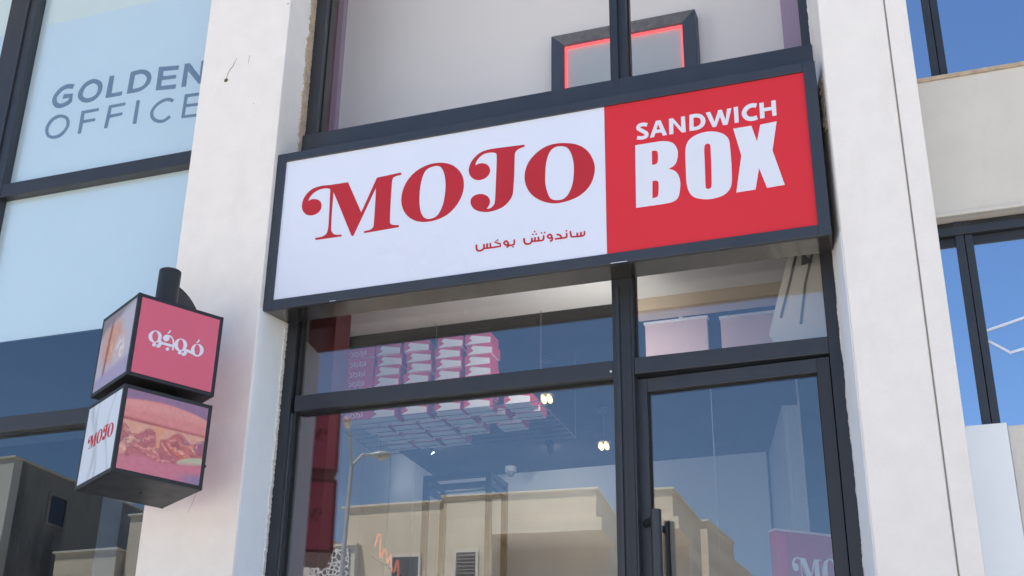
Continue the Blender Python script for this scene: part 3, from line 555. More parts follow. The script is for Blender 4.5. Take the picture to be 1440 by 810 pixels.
for k in range(4):
    bx('step', 'kerb_stone', o, -9.0, 10.0, -1.2 - 0.2 * (4 - k), -1.2 - 0.2 * (3 - k), 0.0, 0.16 + 0.16 * k)

# ------------------------------------------------------------------ the building that holds the shop
bld = thing('shop_building', 'pale stucco commercial building that holds the sandwich shop', 'building', (1.0, 3.0, 0.0))
def bp(name, mat, *a, bevel=0.0):
    return bx(name, mat, bld, *a, bevel=bevel)
bp('roof', 'stucco_beige', -9.0, 10.0, 0.32, 6.6, TOP, TOP + 0.2)
bp('parapet', 'stucco_white', -9.0, 10.0, 0.10, 0.32, TOP - 0.35, TOP + 0.25)
bp('rear_wall', 'stucco_beige', -9.0, 10.0, 6.4, 6.6, 0.0, TOP)
bp('end_wall', 'stucco_beige', -9.0, -8.8, 0.32, 6.4, 0.0, TOP)
bp('end_wall', 'stucco_beige', 9.8, 10.0, 0.32, 6.4, 0.0, TOP)
bp('party_wall', 'inner_white', -1.05, -0.93, 0.34, 6.4, 0.0, TOP)
bp('party_wall', 'inner_white', 2.66, 2.80, 0.34, 6.4, 0.0, TOP)
bp('dark_mask', 'ceiling_dark', -1.062, -1.051, 0.34, 2.6, FLOOR, 4.36)  # dark sheet added so the lit party wall does not show pale
bp('floor_slab', 'inner_floor', -8.8, -1.07, 0.34, 6.4, 0.0, FLOOR)
bp('floor_slab', 'inner_floor', -0.93, 2.66, 0.34, 6.4, 0.0, FLOOR)
bp('floor_slab', 'inner_floor', 2.80, 9.8, 0.34, 6.4, 0.0, FLOOR)
bp('upper_slab', 'inner_white', -8.8, -1.05, 0.36, 6.4, 4.36, 4.70)
bp('upper_slab', 'inner_white', 2.80, 9.8, 0.36, 6.4, 4.36, 4.70)
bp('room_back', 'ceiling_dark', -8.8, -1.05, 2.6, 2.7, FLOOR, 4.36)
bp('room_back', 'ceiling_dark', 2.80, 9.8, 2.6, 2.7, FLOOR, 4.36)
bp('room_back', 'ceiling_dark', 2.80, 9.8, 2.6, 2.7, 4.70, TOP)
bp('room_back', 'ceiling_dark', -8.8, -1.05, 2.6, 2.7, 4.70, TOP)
bp('canopy', 'stucco_beige', -6.2, -0.75, -0.90, 0.09, TOP - 0.02, TOP + 0.2)
# shop room
bp('back_wall', 'inner_wall_blue', -0.93, 1.64, 4.22, 4.32, FLOOR, 4.32)
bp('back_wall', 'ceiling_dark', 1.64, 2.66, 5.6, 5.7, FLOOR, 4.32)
bp('left_wall', 'inner_wall_blue', -0.93, -0.90, 0.90, 4.22, FLOOR, 4.32)
for i in range(7):
    bp('wall_joint', 'joint_grey', -0.899, -0.893, 1.2 + i * 0.42, 1.212 + i * 0.42, FLOOR, 4.32)
MB().hexa([(1.64, 4.32, FLOOR), (1.90, 3.24, FLOOR), (2.0, 3.26, FLOOR), (1.74, 4.34, FLOOR),
           (1.64, 4.32, 4.32), (1.90, 3.24, 4.32), (2.0, 3.26, 4.32), (1.74, 4.34, 4.32)]).build('partition', 'inner_wall_blue', bld)
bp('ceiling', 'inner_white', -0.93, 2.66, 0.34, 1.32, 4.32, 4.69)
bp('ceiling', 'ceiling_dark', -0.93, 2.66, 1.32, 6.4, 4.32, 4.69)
bp('ceiling_beam', 'beam_beige', 1.30, 2.30, 1.30, 1.44, 4.25, 4.318)
bp('red_column', 'inner_red', -0.40, 0.07, 0.50, 0.66, FLOOR, 4.3185)
# upstairs room: a pale wall close behind the glass
bp('upper_floor', 'inner_white', -0.93, 2.66, 0.36, 6.4, 4.692, 4.76)
bp('upper_wall', 'inner_warm', -0.93, 2.66, 0.95, 1.05, 4.76, TOP)
bp('upper_side', 'inner_maroon', -0.45, -0.285, 0.55, 0.95, 4.76, TOP)
bp('upper_side', 'inner_lilac', -0.285, -0.25, 0.90, 0.95, 4.76, TOP)  # lavender highlight beside the maroon side, put in as a coloured strip
bp('upper_side', 'inner_lilac', 2.36, 2.58, 0.70, 0.95, 4.76, TOP)

# ------------------------------------------------------------------ pillars
def rough_strip(mb, x, y0, y1, z0, z1, jag, side=1, n=60, t=0.004):
    """a ragged vertical strip of plaster on a face of constant x"""
    n *= 3
    zs = [z0 + (z1 - z0) * i / n for i in range(n + 1)]
    a, L = 0.0, []
    for _ in zs:
        a = 0.88 * a + random.uniform(-0.45, 0.45) * jag
        L.append(y0 + a + random.uniform(-0.25, 0.25) * jag + (random.uniform(-1.0, 0) * jag if random.random() < 0.05 else 0))
    base = len(mb.v)
    for z, l in zip(zs, L):
        th = t * random.uniform(0.5, 1.5)
        mb.v += [(x, l, z), (x + side * th, l + 0.003, z), (x + side * th, y1, z), (x, y1, z)]
    for i in range(n):
        a, b = base + 4 * i, base + 4 * i + 4
        mb.f += [(a, b, b + 1, a + 1), (a + 1, b + 1, b + 2, a + 2), (a + 2, b + 2, b + 3, a + 3)]
    return mb
pl = thing('pillar', 'white stucco pillar carrying the cube sign, between office window and shop', 'pillar', (-0.29, 0.1, 0))
MB().prism_z([(-0.534, -0.04), (-0.047, -0.04), (-0.047, 0.335), (-0.534, 0.335)], 0.0, TOP - 0.35).build('shaft', 'stucco_white', pl, bevel=0.006)
rough_strip(MB(), -0.0465, 0.165, 0.222, 4.70, 6.84, 0.012, n=120).build('bare_plaster', 'raw_plaster', pl)
rough_strip(MB(), -0.0450, 0.196, 0.222, FLOOR, 3.93, 0.007, n=170, t=0.006).build('paint_bead', 'paint_bead', pl)
MB().box(-0.0475, -0.0455, -0.030, 0.218, 0.0, 3.915).build('reveal_sky_tint', 'sky_tint_white', pl)  # thin layer that paints sky light onto the white reveal
MB().lathe([(0.011, -0.0415), (0.011, -0.0385)], -0.379, 0, 12, axis='y', cz=5.225).build('hole', 'hole_rust', pl)
def crack(parent, pts, w):
    MB().tube([(x, -0.0402, z) for x, z in pts], [w * random.uniform(0.3, 1.0) for _ in pts], 5).build('crack', 'crack_dark', parent)
crack(pl, [(-0.378, 5.235), (-0.374, 5.262), (-0.366, 5.278), (-0.357, 5.296), (-0.35, 5.30), (-0.341, 5.325), (-0.336, 5.335), (-0.333, 5.352)], 0.0022)
crack(pl, [(-0.258, 5.30), (-0.257, 5.33), (-0.256, 5.352)], 0.001)
crack(pl, [(-0.30, 2.96), (-0.285, 3.0), (-0.275, 3.03), (-0.268, 3.05)], 0.0009)
for px, pz, pr_ in ((-0.06, 5.63, 0.004), (-0.2, 5.05, 0.002)):
    MB().lathe([(pr_, -0.0412), (pr_ * 0.8, -0.0388)], px, 0, 8, axis='y', cz=pz).build('chip', 'crack_dark', pl)

pr2 = thing('pillar', 'white stucco pillar with a vertical groove at the right of the shop door', 'pillar', (2.77, 0.1, 0))
MB().prism_z([(2.590, -0.04), (2.8625, -0.04), (2.8625, 0.33), (2.531, 0.33), (2.531, 0.22)], 0.0, TOP - 0.35).build('shaft', 'stucco_white', pr2, bevel=0.006)
MB().prism_z([(2.8685, -0.046), (2.953, -0.046), (2.953, 0.34), (2.8685, 0.34)], 0.0, TOP - 0.35).build('side_rib', 'stucco_white', pr2, bevel=0.004)
bx('groove', 'stucco_beige', pr2, 2.8625, 2.8685, -0.022, 0.33, 0.0, TOP - 0.5)
MB().hexa([(2.5285, 0.218, 0.0), (2.5845, -0.030, 0.0), (2.5890, -0.028, 0.0), (2.533, 0.219, 0.0), (2.5285, 0.218, 3.9), (2.5845, -0.030, 3.9), (2.5890, -0.028, 3.9), (2.533, 0.219, 3.9)]).build('reveal_sky_tint', 'sky_tint_white', pr2)  # same painted sky light on the right pillar's reveal
mb = MB()                                                     # ragged bead where pillar and frame meet
n = 600
aj = 0.0
for i in range(n + 1):
    z = FLOOR + (6.84 - FLOOR) * i / n
    aj = 0.9 * aj + random.uniform(-0.0012, 0.0012)
    j = aj + random.uniform(-0.0008, 0.001)
    mb.v += [(2.5265 + j, 0.2165, z), (2.536, 0.196, z)]
for i in range(n):
    mb.f.append((2 * i, 2 * i + 1, 2 * i + 3, 2 * i + 2))
mb.build('paint_bead', 'paint_bead', pr2)
rs = random.Random(4)
mb = MB()
for i in range(14):
    z = 4.66 - i * 0.018
    mb.hexa([(2.556 + rs.uniform(-.004, .004), 0.060, z), (2.572 + rs.uniform(-.006, .004), 0.036, z), (2.574, 0.044, z), (2.558, 0.068, z),
             (2.556 + rs.uniform(-.004, .004), 0.060, z + 0.0165), (2.572 + rs.uniform(-.006, .004), 0.036, z + 0.0165), (2.574, 0.044, z + 0.0165), (2.558, 0.068, z + 0.0165)])
mb.build('broken_plaster', 'raw_plaster', pr2)
for sx, lab in ((-5.6, 'white stucco pillar far left beyond the office window'), (6.2, 'white stucco pillar far right beyond the blue windows')):
    q = thing('pillar', lab, 'pillar', (sx, 0.1, 0))
    MB().prism_z([(sx - 0.25, -0.04), (sx + 0.25, -0.04), (sx + 0.25, 0.335), (sx - 0.25, 0.335)], 0.0, TOP - 0.35).build('shaft', 'stucco_white', q, bevel=0.006)

# ------------------------------------------------------------------ shop front: frames, transoms and panes
sf = thing('shopfront', 'dark grey aluminium shop window with transom beside the glass door', 'shop window', (0.8, F, FLOOR))
BV = 0.003
bx('jamb', 'aluminium_black', sf, -0.047, 0.012, F, 0.33, FLOOR, 4.30, BV)
bx('glazing_bead', 'steel_brushed', sf, 0.012, 0.017, F + 0.02, 0.262, FLOOR + 0.1, 3.478)
bx('glazing_bead', 'aluminium_black', sf, 0.017, 0.030, F + 0.03, 0.31, FLOOR, 4.30)
bx('mullion', 'aluminium_dark', sf, 1.568, 1.660, F, 0.33, FLOOR, 4.30, BV)
bx('mullion_rib', 'aluminium_dark', sf, 1.586, 1.604, F - 0.014, F + 0.001, FLOOR, 3.90, 0.004)
bx('mullion_cover', 'aluminium_black', sf, 1.622, 1.652, F - 0.006, F + 0.001, FLOOR, 3.90, 0.002)
bx('jamb', 'aluminium_black', sf, 2.477, 2.531, F, 0.33, FLOOR, 4.30, BV)
bx('transom', 'aluminium_dark', sf, 0.030, 1.568, F + 0.004, 0.325, 3.482, 3.558, BV)
bx('transom', 'aluminium_dark', sf, 1.660, 2.477, F + 0.004, 0.325, 3.486, 3.560, BV)
bx('sill', 'aluminium_dark', sf, 0.030, 1.568, F + 0.004, 0.325, FLOOR, FLOOR + 0.10, BV)
bx('head', 'aluminium_black', sf, -0.047, 2.531, F + 0.002, 0.335, 4.30, 4.70)
bx('pane', 'glass_shop', sf, 0.030, 1.568, G, G + 0.008, FLOOR + 0.1, 3.482)
bx('pane', 'glass_shop', sf, 0.030, 1.568, G, G + 0.008, 3.558, 4.30)
bx('pane', 'glass_shop', sf, 1.660, 2.477, G, G + 0.008, 3.560, 4.30)
def gaskets(parent, x0, x1, z0, z1, y=G - 0.006, w=0.006, local=None):
    for (a, b_, c_, d) in ((x0, x0 + w, z0, z1), (x1 - w, x1, z0, z1), (x0 + w, x1 - w, z0, z0 + w), (x0 + w, x1 - w, z1 - w, z1)):
        if local:
            MB().box(a - local[0], b_ - local[0], y - local[1], y + 0.005 - local[1], c_ - local[2], d - local[2]).build('gasket', 'rubber', parent, local=True)
        else:
            bx('gasket', 'rubber', parent, a, b_, y, y + 0.005, c_, d)
gaskets(sf, 0.030, 1.568, FLOOR + 0.1, 3.482)
gaskets(sf, 0.030, 1.568, 3.558, 4.30)
gaskets(sf, 1.660, 2.477, 3.560, 4.30)
MB().lathe([(0.005, F + 0.001), (0.005, F + 0.005)], 1.557, 0, 10, axis='y', cz=3.508).build('screw_cap', 'plastic_white', sf)

# the door leaf stands slightly ajar, turned inwards on its right-hand hinge
dr = thing('shop_door', 'tall glass shop door in dark aluminium frame standing slightly ajar', 'door', (2.474, 0.245, FLOOR))
def dl(name, mat, x0, x1, y0, y1, z0, z1, bevel=0.002, parent=None):
    return MB().box(x0 - 2.474, x1 - 2.474, y0 - 0.245, y1 - 0.245, z0 - FLOOR, z1 - FLOOR).build(name, mat, parent or dr, bevel, local=True)
dl('stile', 'aluminium_dark', 1.652, 1.703, 0.236, 0.296, FLOOR + 0.01, 3.476)
dl('stile', 'aluminium_black', 2.420, 2.473, 0.236, 0.296, FLOOR + 0.01, 3.476)
dl('top_rail', 'aluminium_dark', 1.703, 2.420, 0.238, 0.294, 3.415, 3.476)
dl('bottom_rail', 'aluminium_dark', 1.703, 2.420, 0.238, 0.294, FLOOR + 0.01, FLOOR + 0.14)
dl('pane', 'glass_door', 1.703, 2.420, 0.262, 0.270, FLOOR + 0.14, 3.415, 0.0)
gaskets(dr, 1.703, 2.420, FLOOR + 0.14, 3.415, y=0.256, w=0.006, local=(2.474, 0.245, FLOOR))
hd = MB().tube([(-0.730, -0.085, 2.880 - FLOOR), (-0.730, -0.085, 1.25 - FLOOR)], 0.022, 18).build('handle', 'steel_handle', dr, smooth=True, local=True)
for hz in (2.845, 1.30):
    MB().tube([(-0.730, -0.085, hz - FLOOR), (-0.792, -0.009, hz - FLOOR)], 0.016, 12).build('bracket', 'steel_handle', hd, smooth=True, local=True)
MB().tube([(-0.738, 0.10, 2.88 - FLOOR), (-0.738, 0.10, 1.25 - FLOOR)], 0.016, 14).build('inner_handle', 'steel_handle', dr, smooth=True, local=True)
dr.rotation_euler = (0, 0, R(-2.15))

# ------------------------------------------------------------------ upper shop window
uw = thing('upper_window', 'large clear window with dark frame above the red and white sign', 'window', (1.24, F, 4.70))
bx('fascia', 'casing_dark', uw, -0.046, 2.530, F - 0.02, 0.33, 4.702, 4.972, BV)
bx('jamb', 'aluminium_dark', uw, -0.046, 0.018, F + 0.002, 0.33, 4.972, 6.85, BV)
bx('jamb', 'aluminium_dark', uw, 2.488, 2.530, F + 0.002, 0.33, 4.972, 6.85, BV)
bx('mullion', 'aluminium_dark', uw, 1.585, 1.668, F + 0.002, 0.33, 4.972, 6.85, BV)
bx('mullion_cover', 'aluminium_dark', uw, 1.600, 1.630, F - 0.022, F + 0.003, 4.94, 6.85, 0.003)
bx('head', 'aluminium_dark', uw, -0.046, 2.530, F + 0.002, 0.33, 6.85, 6.95, BV)
bx('pane', 'glass_clear', uw, 0.018, 1.585, G, G + 0.008, 4.972, 6.85)
bx('pane', 'glass_clear', uw, 1.668, 2.488, G, G + 0.008, 4.972, 6.85)

gaskets(uw, 0.018, 1.585, 4.972, 6.85)
gaskets(uw, 1.668, 2.488, 4.972, 6.85)

# ------------------------------------------------------------------ office window, left bay
ow = thing('office_window', 'tall dark framed office window with pale frosted film and grey lettering', 'window', (-1.6, F, FLOOR))
XL, XR = -5.35, -0.534
for (x0, x1) in ((-2.153, -1.945), (-3.95, -3.74)):
    m_ = bx('mullion', 'aluminium_dark', ow, x0, x1, F, 0.33, FLOOR, 6.85, BV)
    bx('mullion_rib', 'aluminium_dark', m_, x0 + 0.135, x0 + 0.150, F - 0.012, F + 0.001, FLOOR, 6.85, 0.002)
bx('jamb', 'aluminium_dark', ow, XL, XL + 0.06, F, 0.33, FLOOR, 6.85, BV)
bays = ((XL + 0.06, -3.95), (-3.74, -2.153), (-1.945, XR))
for k, (x0, x1) in enumerate(bays):
    bx('transom', 'aluminium_dark', ow, x0, x1, F + 0.003, 0.325, 4.940, 5.022, BV)
    bx('transom', 'aluminium_dark', ow, x0, x1, F + 0.003, 0.325, 3.538, 3.622, BV)
    bx('head', 'aluminium_dark', ow, x0, x1, F + 0.003, 0.325, 6.85, 6.95, BV)
    bx('sill', 'aluminium_dark', ow, x0, x1, F + 0.003, 0.325, FLOOR, FLOOR + 0.08, BV)
    bx('pane', 'glass_film', ow, x0, x1, G, G + 0.006, 5.022, 6.85)
    bx('pane', 'glass_film', ow, x0, x1, G, G + 0.006, 4.066, 4.940)
    bx('pane', 'glass_left', ow, x0, x1, G, G + 0.006, 3.622, 4.066)
    bx('pane', 'glass_left', ow, x0, x1, G, G + 0.006, FLOOR + 0.08, 3.538)
    fu = bx('frosted_film', 'frosted_film', ow, x0, x1, G + 0.011, G + 0.014, 5.022, 6.85)
    bx('frosted_film', 'frosted_film', ow, x0, x1, G + 0.011, G + 0.014, 4.066, 4.940)
letters(['gG', 'gO', 'gL', 'gD', 'gE', 'gN', 'oO', 'oF', 'oF2', 'oI', 'oC', 'oE'], 'vinyl_slate', fu,
        lambda u, v, d: Vector((u, G + 0.011 - d, v + Z0)) - origin_of(fu), 0.0015, local=True)

# ------------------------------------------------------------------ right bay: blue windows and spandrel bands
rb = thing('blue_window', 'mirror blue upper window with dark mullion at the right edge', 'window', (4.4, F, 4.70))
rl = thing('blue_window', 'mirror blue lower window with white hexagon outline at the right edge', 'window', (4.4, F, 3.1))
for root, z0, z1 in ((rb, 4.705, 6.85), (rl, 3.117, 4.012)):
    for x in (3.020, 4.2, 5.3):
        bx('mullion', 'aluminium_dark', root, x, x + 0.034, F + 0.03, 0.33, z0, z1, 0.002)
        bx('mullion', 'aluminium_dark', root, x + 0.037, x + 0.068, F + 0.033, 0.33, z0, z1, 0.002)
    if root is rl:
        bx('head', 'aluminium_black', root, 2.953, 5.95, F + 0.045, 0.33, 3.905, 3.948, 0.002)
        bx('head', 'aluminium_dark', root, 2.953, 5.95, F + 0.02, 0.33, 3.948, 3.985, 0.002)
        bx('head', 'aluminium_black', root, 2.953, 5.95, F + 0.035, 0.33, 3.985, 4.012, 0.002)
        zt = 3.905
    else:
        zt = 6.85
    edges = [2.953, 3.020, 3.088, 4.2, 4.268, 5.3, 5.368, 5.95]
    for k in range(0, 8, 2):
        bx('pane', 'glass_blue', root, edges[k], edges[k + 1], G, G + 0.006, z0, zt)
hx = [(3.075, 3.522), (3.098, 3.528), (3.233, 3.563), (3.36, 3.596), (3.46, 3.54), (3.46, 3.49), (3.24, 3.439), (3.163, 3.423), (3.099, 3.473), (3.075, 3.49)]
for a, b in zip(hx, hx[1:]):
    d = Vector((b[0] - a[0], b[1] - a[1])).normalized() * 0.005
    nrm = Vector((-d.y, d.x))
    MB().prism_y([(a[0] - d.x - nrm.x, a[1] - d.y - nrm.y), (b[0] + d.x - nrm.x, b[1] + d.y - nrm.y), (b[0] + d.x + nrm.x, b[1] + d.y + nrm.y), (a[0] - d.x + nrm.x, a[1] - d.y + nrm.y)],
                 G - 0.0030 - 0.0004 * (hx.index(a) % 2), G - 0.001).build('outline_bar', 'vinyl_white', rl)
sp = thing('spandrel', 'weathered beige stucco band between the two blue windows', 'wall', (4.4, 0.25, 4.3))
bx('band', 'stucco_beige', sp, 2.953, 5.95, 0.20, 0.335, 4.013, 4.672, 0.004)
bx('coping', 'raw_plaster', sp, 2.953, 5.95, 0.19, 0.30, 4.672, 4.690, 0.003)
bx('drip_edge', 'stucco_beige', sp, 2.953, 5.95, 0.188, 0.21, 4.013, 4.028, 0.002)
sp2 = thing('spandrel', 'beige stucco wall below the lower blue window', 'wall', (4.4, 0.25, FLOOR))
bx('band', 'stucco_beige', sp2, 3.108, 5.95, 0.215, 0.335, FLOOR, 3.112, 0.004)
o = MB().box(2.9545, 3.106, 0.185, 0.33, FLOOR, 3.116).build('pale_panel', 'panel_pale', None, 0.003)
tag(o, 'smooth bluish white panel beside the right pillar under the blue window', 'panel')

# ------------------------------------------------------------------ shop sign
sg = thing('shop_sign', 'long red and white lightbox shop sign in a dark frame above the door', 'sign', (1.25, 0.1, Z0 - 0.05))
ZB, ZT = Z0 - 0.050, Z0 + 0.786
mb = MB()
mb.hexa([(-0.0455, 0.004, ZB + 0.001), (2.548, 0.004, ZB + 0.001), (2.529, F - 0.003, ZB + 0.030), (-0.0455, F - 0.003, ZB + 0.030),
         (-0.0455, 0.004, ZT - 0.002), (2.548, 0.004, ZT - 0.002), (2.529, F - 0.022, ZT - 0.002), (-0.0455, F - 0.022, ZT - 0.002)])
mb.build('casing', 'casing_under', sg)
for (x0, x1, z0, z1) in ((-0.051, 0.0, ZB, ZT), (2.499, 2.550, ZB, ZT), (0.0, 2.499, ZB, Z0), (0.0, 2.499, Z0 + 0.741, ZT)):
    bx('frame_bar', 'casing_dark', sg, x0, x1, -0.010, 0.012, z0, z1, 0.002)
wp = bx('white_panel', 'acrylic_white', sg, 0.0, 1.6095, 0.0, 0.0035, Z0, Z0 + 0.741)
rp = bx('red_panel', 'acrylic_red', sg, 1.6105, 2.499, 0.0, 0.0035, Z0, Z0 + 0.741)
sfn = lambda par: (lambda u, v, d: Vector((u, -d, v + Z0)) - origin_of(par))
letters(['M', 'O1', 'J', 'O2', 'arabic1', 'arabic2', 'arabic3', 'arabic4', 'arabic5', 'arabic6'], 'vinyl_red', wp, sfn(wp), 0.0015, local=True)
letters(['sS', 'sA', 'sN', 'sD', 'sW', 'sI', 'sC', 'sH', 'bB', 'bO', 'bX'], 'vinyl_white', rp, sfn(rp), 0.0015, local=True)
for (x0, x1) in ((1.628, 1.70), (0.30, 0.33)):
    bx('paint_scratch', 'vinyl_white', sg, x0, x1, -0.0112, -0.0095, ZB + 0.001, ZB + 0.0035)

# ------------------------------------------------------------------ twin cube sign on the left pillar
cs = thing('cube_sign', 'black framed twin cube sign turned on a post at the pillar', 'sign', (-0.315, -0.40, 2.966))
cs.rotation_mode = 'ZYX'
A_, B_, H_, GAP = 0.396, 0.376, 0.373, 0.039
YAW = R(58.261)
def cube_box(zo):
    c = MB().box(-A_ / 2 + .006, A_ / 2 - .006, -B_ / 2 + .006, B_ / 2 - .006, zo + .004, zo + H_ - .004).build('casing', 'sign_black', cs, local=True)
    t = 0.017
    for sx in (-1, 1):
        for sy in (-1, 1):
            x, y = sx * (A_ / 2 - t / 2), sy * (B_ / 2 - t / 2)
            MB().box(x - t / 2, x + t / 2, y - t / 2, y + t / 2, zo, zo + H_).build('edge_bar', 'sign_black', c, 0.002, local=True)
    for z in (zo, zo + H_ - t):
        for s_ in (-1, 1):
            y = s_ * (B_ / 2 - t / 2)
            MB().box(-A_ / 2 + t, A_ / 2 - t, y - t / 2 + .0005, y + t / 2 - .0005, z + .0005, z + t - .0005).build('edge_bar', 'sign_black', c, 0.002, local=True)
            x = s_ * (A_ / 2 - t / 2)
            MB().box(x - t / 2 + .0005, x + t / 2 - .0005, -B_ / 2 + t, B_ / 2 - t, z + .0005, z + t - .0005).build('edge_bar', 'sign_black', c, 0.002, local=True)
    MB().box(-A_ / 2 + t, A_ / 2 - t, -B_ / 2 + t, B_ / 2 - t, zo + .0005, zo + .0045).build('bottom_plate', 'sign_black', c, local=True)
    return c
ZU = H_ + GAP
low, upp = cube_box(0.0), cube_box(ZU)
MB().tube([(0.02, 0, H_ - 0.01), (0.02, 0, ZU + 0.01)], 0.09, 20).build('neck', 'sign_black', cs, smooth=True, local=True)
MB().tube([(0, 0, ZU + H_ - 0.01), (0, 0, 1.014)], 0.049, 28).build('post', 'sign_black', cs, smooth=True, local=True)
cY, sY = math.cos(-YAW), math.sin(-YAW)
def toward(dy, dx, z):                    # a point dy towards the pillar, seen in the sign's own turned axes
    return (dx * cY - dy * sY, dx * sY + dy * cY, z)
arc = [(0.08 + 0.275 * math.sin(t), 0.70 + 0.272 * math.cos(t)) for t in [R(k * 6) for k in range(0, 12)]]
prof = [(0.0, ZU + H_ + 0.001), (0.0, 0.972)] + arc + [(0.352, ZU + H_ + 0.001)]
n = len(prof)
MB().add([toward(a, -0.006, z) for a, z in prof] + [toward(a, 0.006, z) for a, z in prof],
         [tuple(range(n)), tuple(range(2 * n - 1, n - 1, -1))] + [(i, n + i, n + (i + 1) % n, (i + 1) % n) for i in range(n)]).build('bracket_plate', 'sign_black', cs, local=True)
mbp = MB()
q = [toward(a, b, z) for z in (0.70, 0.86) for (b, a) in ((-0.03, 0.335), (0.03, 0.335), (0.03, 0.359), (-0.03, 0.359))]
mbp.hexa(q).build('wall_plate', 'sign_black', cs, 0.002, local=True)
mbp = MB().tube([toward(0.05, 0, 0.82), toward(0.345, 0, 0.82)], 0.02, 12)
mbp.build('arm', 'sign_black', cs, smooth=True, local=True)
cs.rotation_euler = (R(-1.282), R(-0.067), YAW)
# panels
IN = 0.0172
def front_panel(zo, par, mat, name='panel'):
    return MB().box(-A_ / 2 + IN, A_ / 2 - IN, -B_ / 2 + .001, -B_ / 2 + .005, zo + IN, zo + H_ - IN).build(name, mat, par, local=True)
fp = front_panel(ZU, upp, 'sign_pink', 'pink_panel')
kn = ['kWaw1', 'kWaw1t', 'kWaw1b', 'kJim', 'kJimA', 'kJimB', 'kJimD', 'kDam', 'kWaw2', 'kWaw2t', 'kWaw2b', 'kLink', 'kMim', 'kDam2']
for i, k in enumerate(kn):
    glyph_mesh(MB(), LET[k], lambda u, v, d: Vector((u, -B_ / 2 + .001 - d, v)), 0.0012 + 0.0003 * (i % 4)).build('letter', 'vinyl_white', upp, local=True)
def burger(U, V):
    img = np.ones(U.shape + (3,)) * s2l((206, 128, 142))
    n1, n2, n3 = vnoise(U, V, 7, 1), vnoise(U, V, 16, 2), vnoise(U, V, 32, 3)
    img = over(img, (150, 118, 148), sm(0.86, 0.98, V + 0.30 * (U - 0.35) ** 2 + 0.04 * n1))           # backdrop above the bun
    bun = sm(0.60, 0.63, V) * (1 - sm(0.90, 0.93, V + 0.28 * (U - 0.45) ** 2))
    img = over(img, (219, 141, 138), bun)
    img = over(img, (226, 160, 152), bun * sm(0.72, 0.82, V) * (1 - sm(0.86, 0.92, V)) * 0.7)
    img = over(img, (176, 92, 96), np.exp(-((V - 0.63 + 0.02 * U) / 0.022) ** 2) * 0.9)                   # seam under the bun
    meat = sm(0.19, 0.26, V + 0.04 * n1) * (1 - sm(0.55, 0.62, V))
    img = over(img, (192, 116, 118), meat)
    for (cu, cv, ru, rv, ang, colr) in ((.13, .50, .17, .055, 20, (206, 140, 132)), (.22, .40, .20, .05, 12, (190, 110, 118)), (.10, .37, .10, .08, 50, (214, 160, 146)),
                                         (.30, .31, .18, .05, -8, (205, 122, 122)), (.62, .46, .10, .07, 30, (204, 118, 112)), (.70, .36, .17, .055, -28, (212, 120, 108)),
                                         (.80, .42, .15, .06, -30, (206, 124, 116)), (.60, .27, .12, .05, -50, (196, 112, 120)), (.55, .33, .13, .035, -40, (214, 132, 126)),
                                         (.88, .55, .10, .06, 10, (208, 142, 132)), (.95, .47, .08, .07, 70, (168, 110, 130)), (.42, .24, .20, .03, -12, (204, 124, 126)),
                                         (.07, .22, .05, .12, 5, (216, 150, 138)), (.78, .52, .07, .05, 0, (176, 112, 132))):
        a = R(ang)
        du, dv = U - cu + 0.10 * (n1 - 0.5) + 0.05 * (n2 - 0.5), V - cv + 0.08 * (vnoise(V, U, 8, 9) - 0.5) + 0.05 * (n3 - 0.5)
        x = (du * math.cos(a) + dv * math.sin(a)) / ru
        y = (-du * math.sin(a) + dv * math.cos(a)) / rv
        rr = np.sqrt(x * x + y * y) + 0.55 * (n2 - 0.5) + 0.25 * (n3 - 0.5)
        img = over(img, (140, 82, 98), (1 - sm(0.98, 1.22, rr)) * 0.55)
        img = over(img, colr, 1 - sm(0.82, 1.0, rr))
        img = over(img, (240, 190, 170), np.exp(-((y - 0.35 - 0.5 * (n2 - 0.5)) / 0.22) ** 2) * (1 - sm(0.5, 0.95, np.abs(x))) * (0.2 + 0.7 * n3))
        img = over(img, (148, 78, 88), np.exp(-((y + 0.45 + 0.4 * (n1 - 0.5)) / 0.16) ** 2) * (1 - sm(0.5, 0.95, np.abs(x))) * 0.6 * n2)
    sauce = sm(0.50, 0.53, V - 0.05 * np.cos(U * 19) - 0.05 * np.exp(-((U - 0.75) / 0.1) ** 2)) * (1 - sm(0.60, 0.62, V))
    img = over(img, (226, 170, 148), sauce * 0.85)
    drip = (1 - sm(0.030, 0.045, np.abs(U - 0.44) / (0.6 + 1.0 * sm(0.40, 0.62, V)))) * sm(0.33, 0.36, V + 6 * (U - 0.44) ** 2) * (1 - sm(0.60, 0.62, V))
    img = over(img, (224, 158, 128), drip)
    let = 1 - sm(0.85, 1.0, np.sqrt(((U - 0.88) / 0.20) ** 2 + ((V - 0.27 - 0.25 * (U - 0.88)) / 0.055) ** 2))
    img = over(img, (190, 188, 160), let)
    low_ = 1 - sm(0.16, 0.22, V + 0.06 * np.sin(U * 5))
    img = over(img, (208, 126, 142), low_ * 0.8)
    img = over(img, (150, 128, 160), sm(0.0, 0.35, U - 0.62) * (1 - sm(0.03, 0.13, V - 0.10 * (U - 0.6))))
    return np.clip(img * (0.94 + 0.12 * n3[..., None]), 0, 0.9)
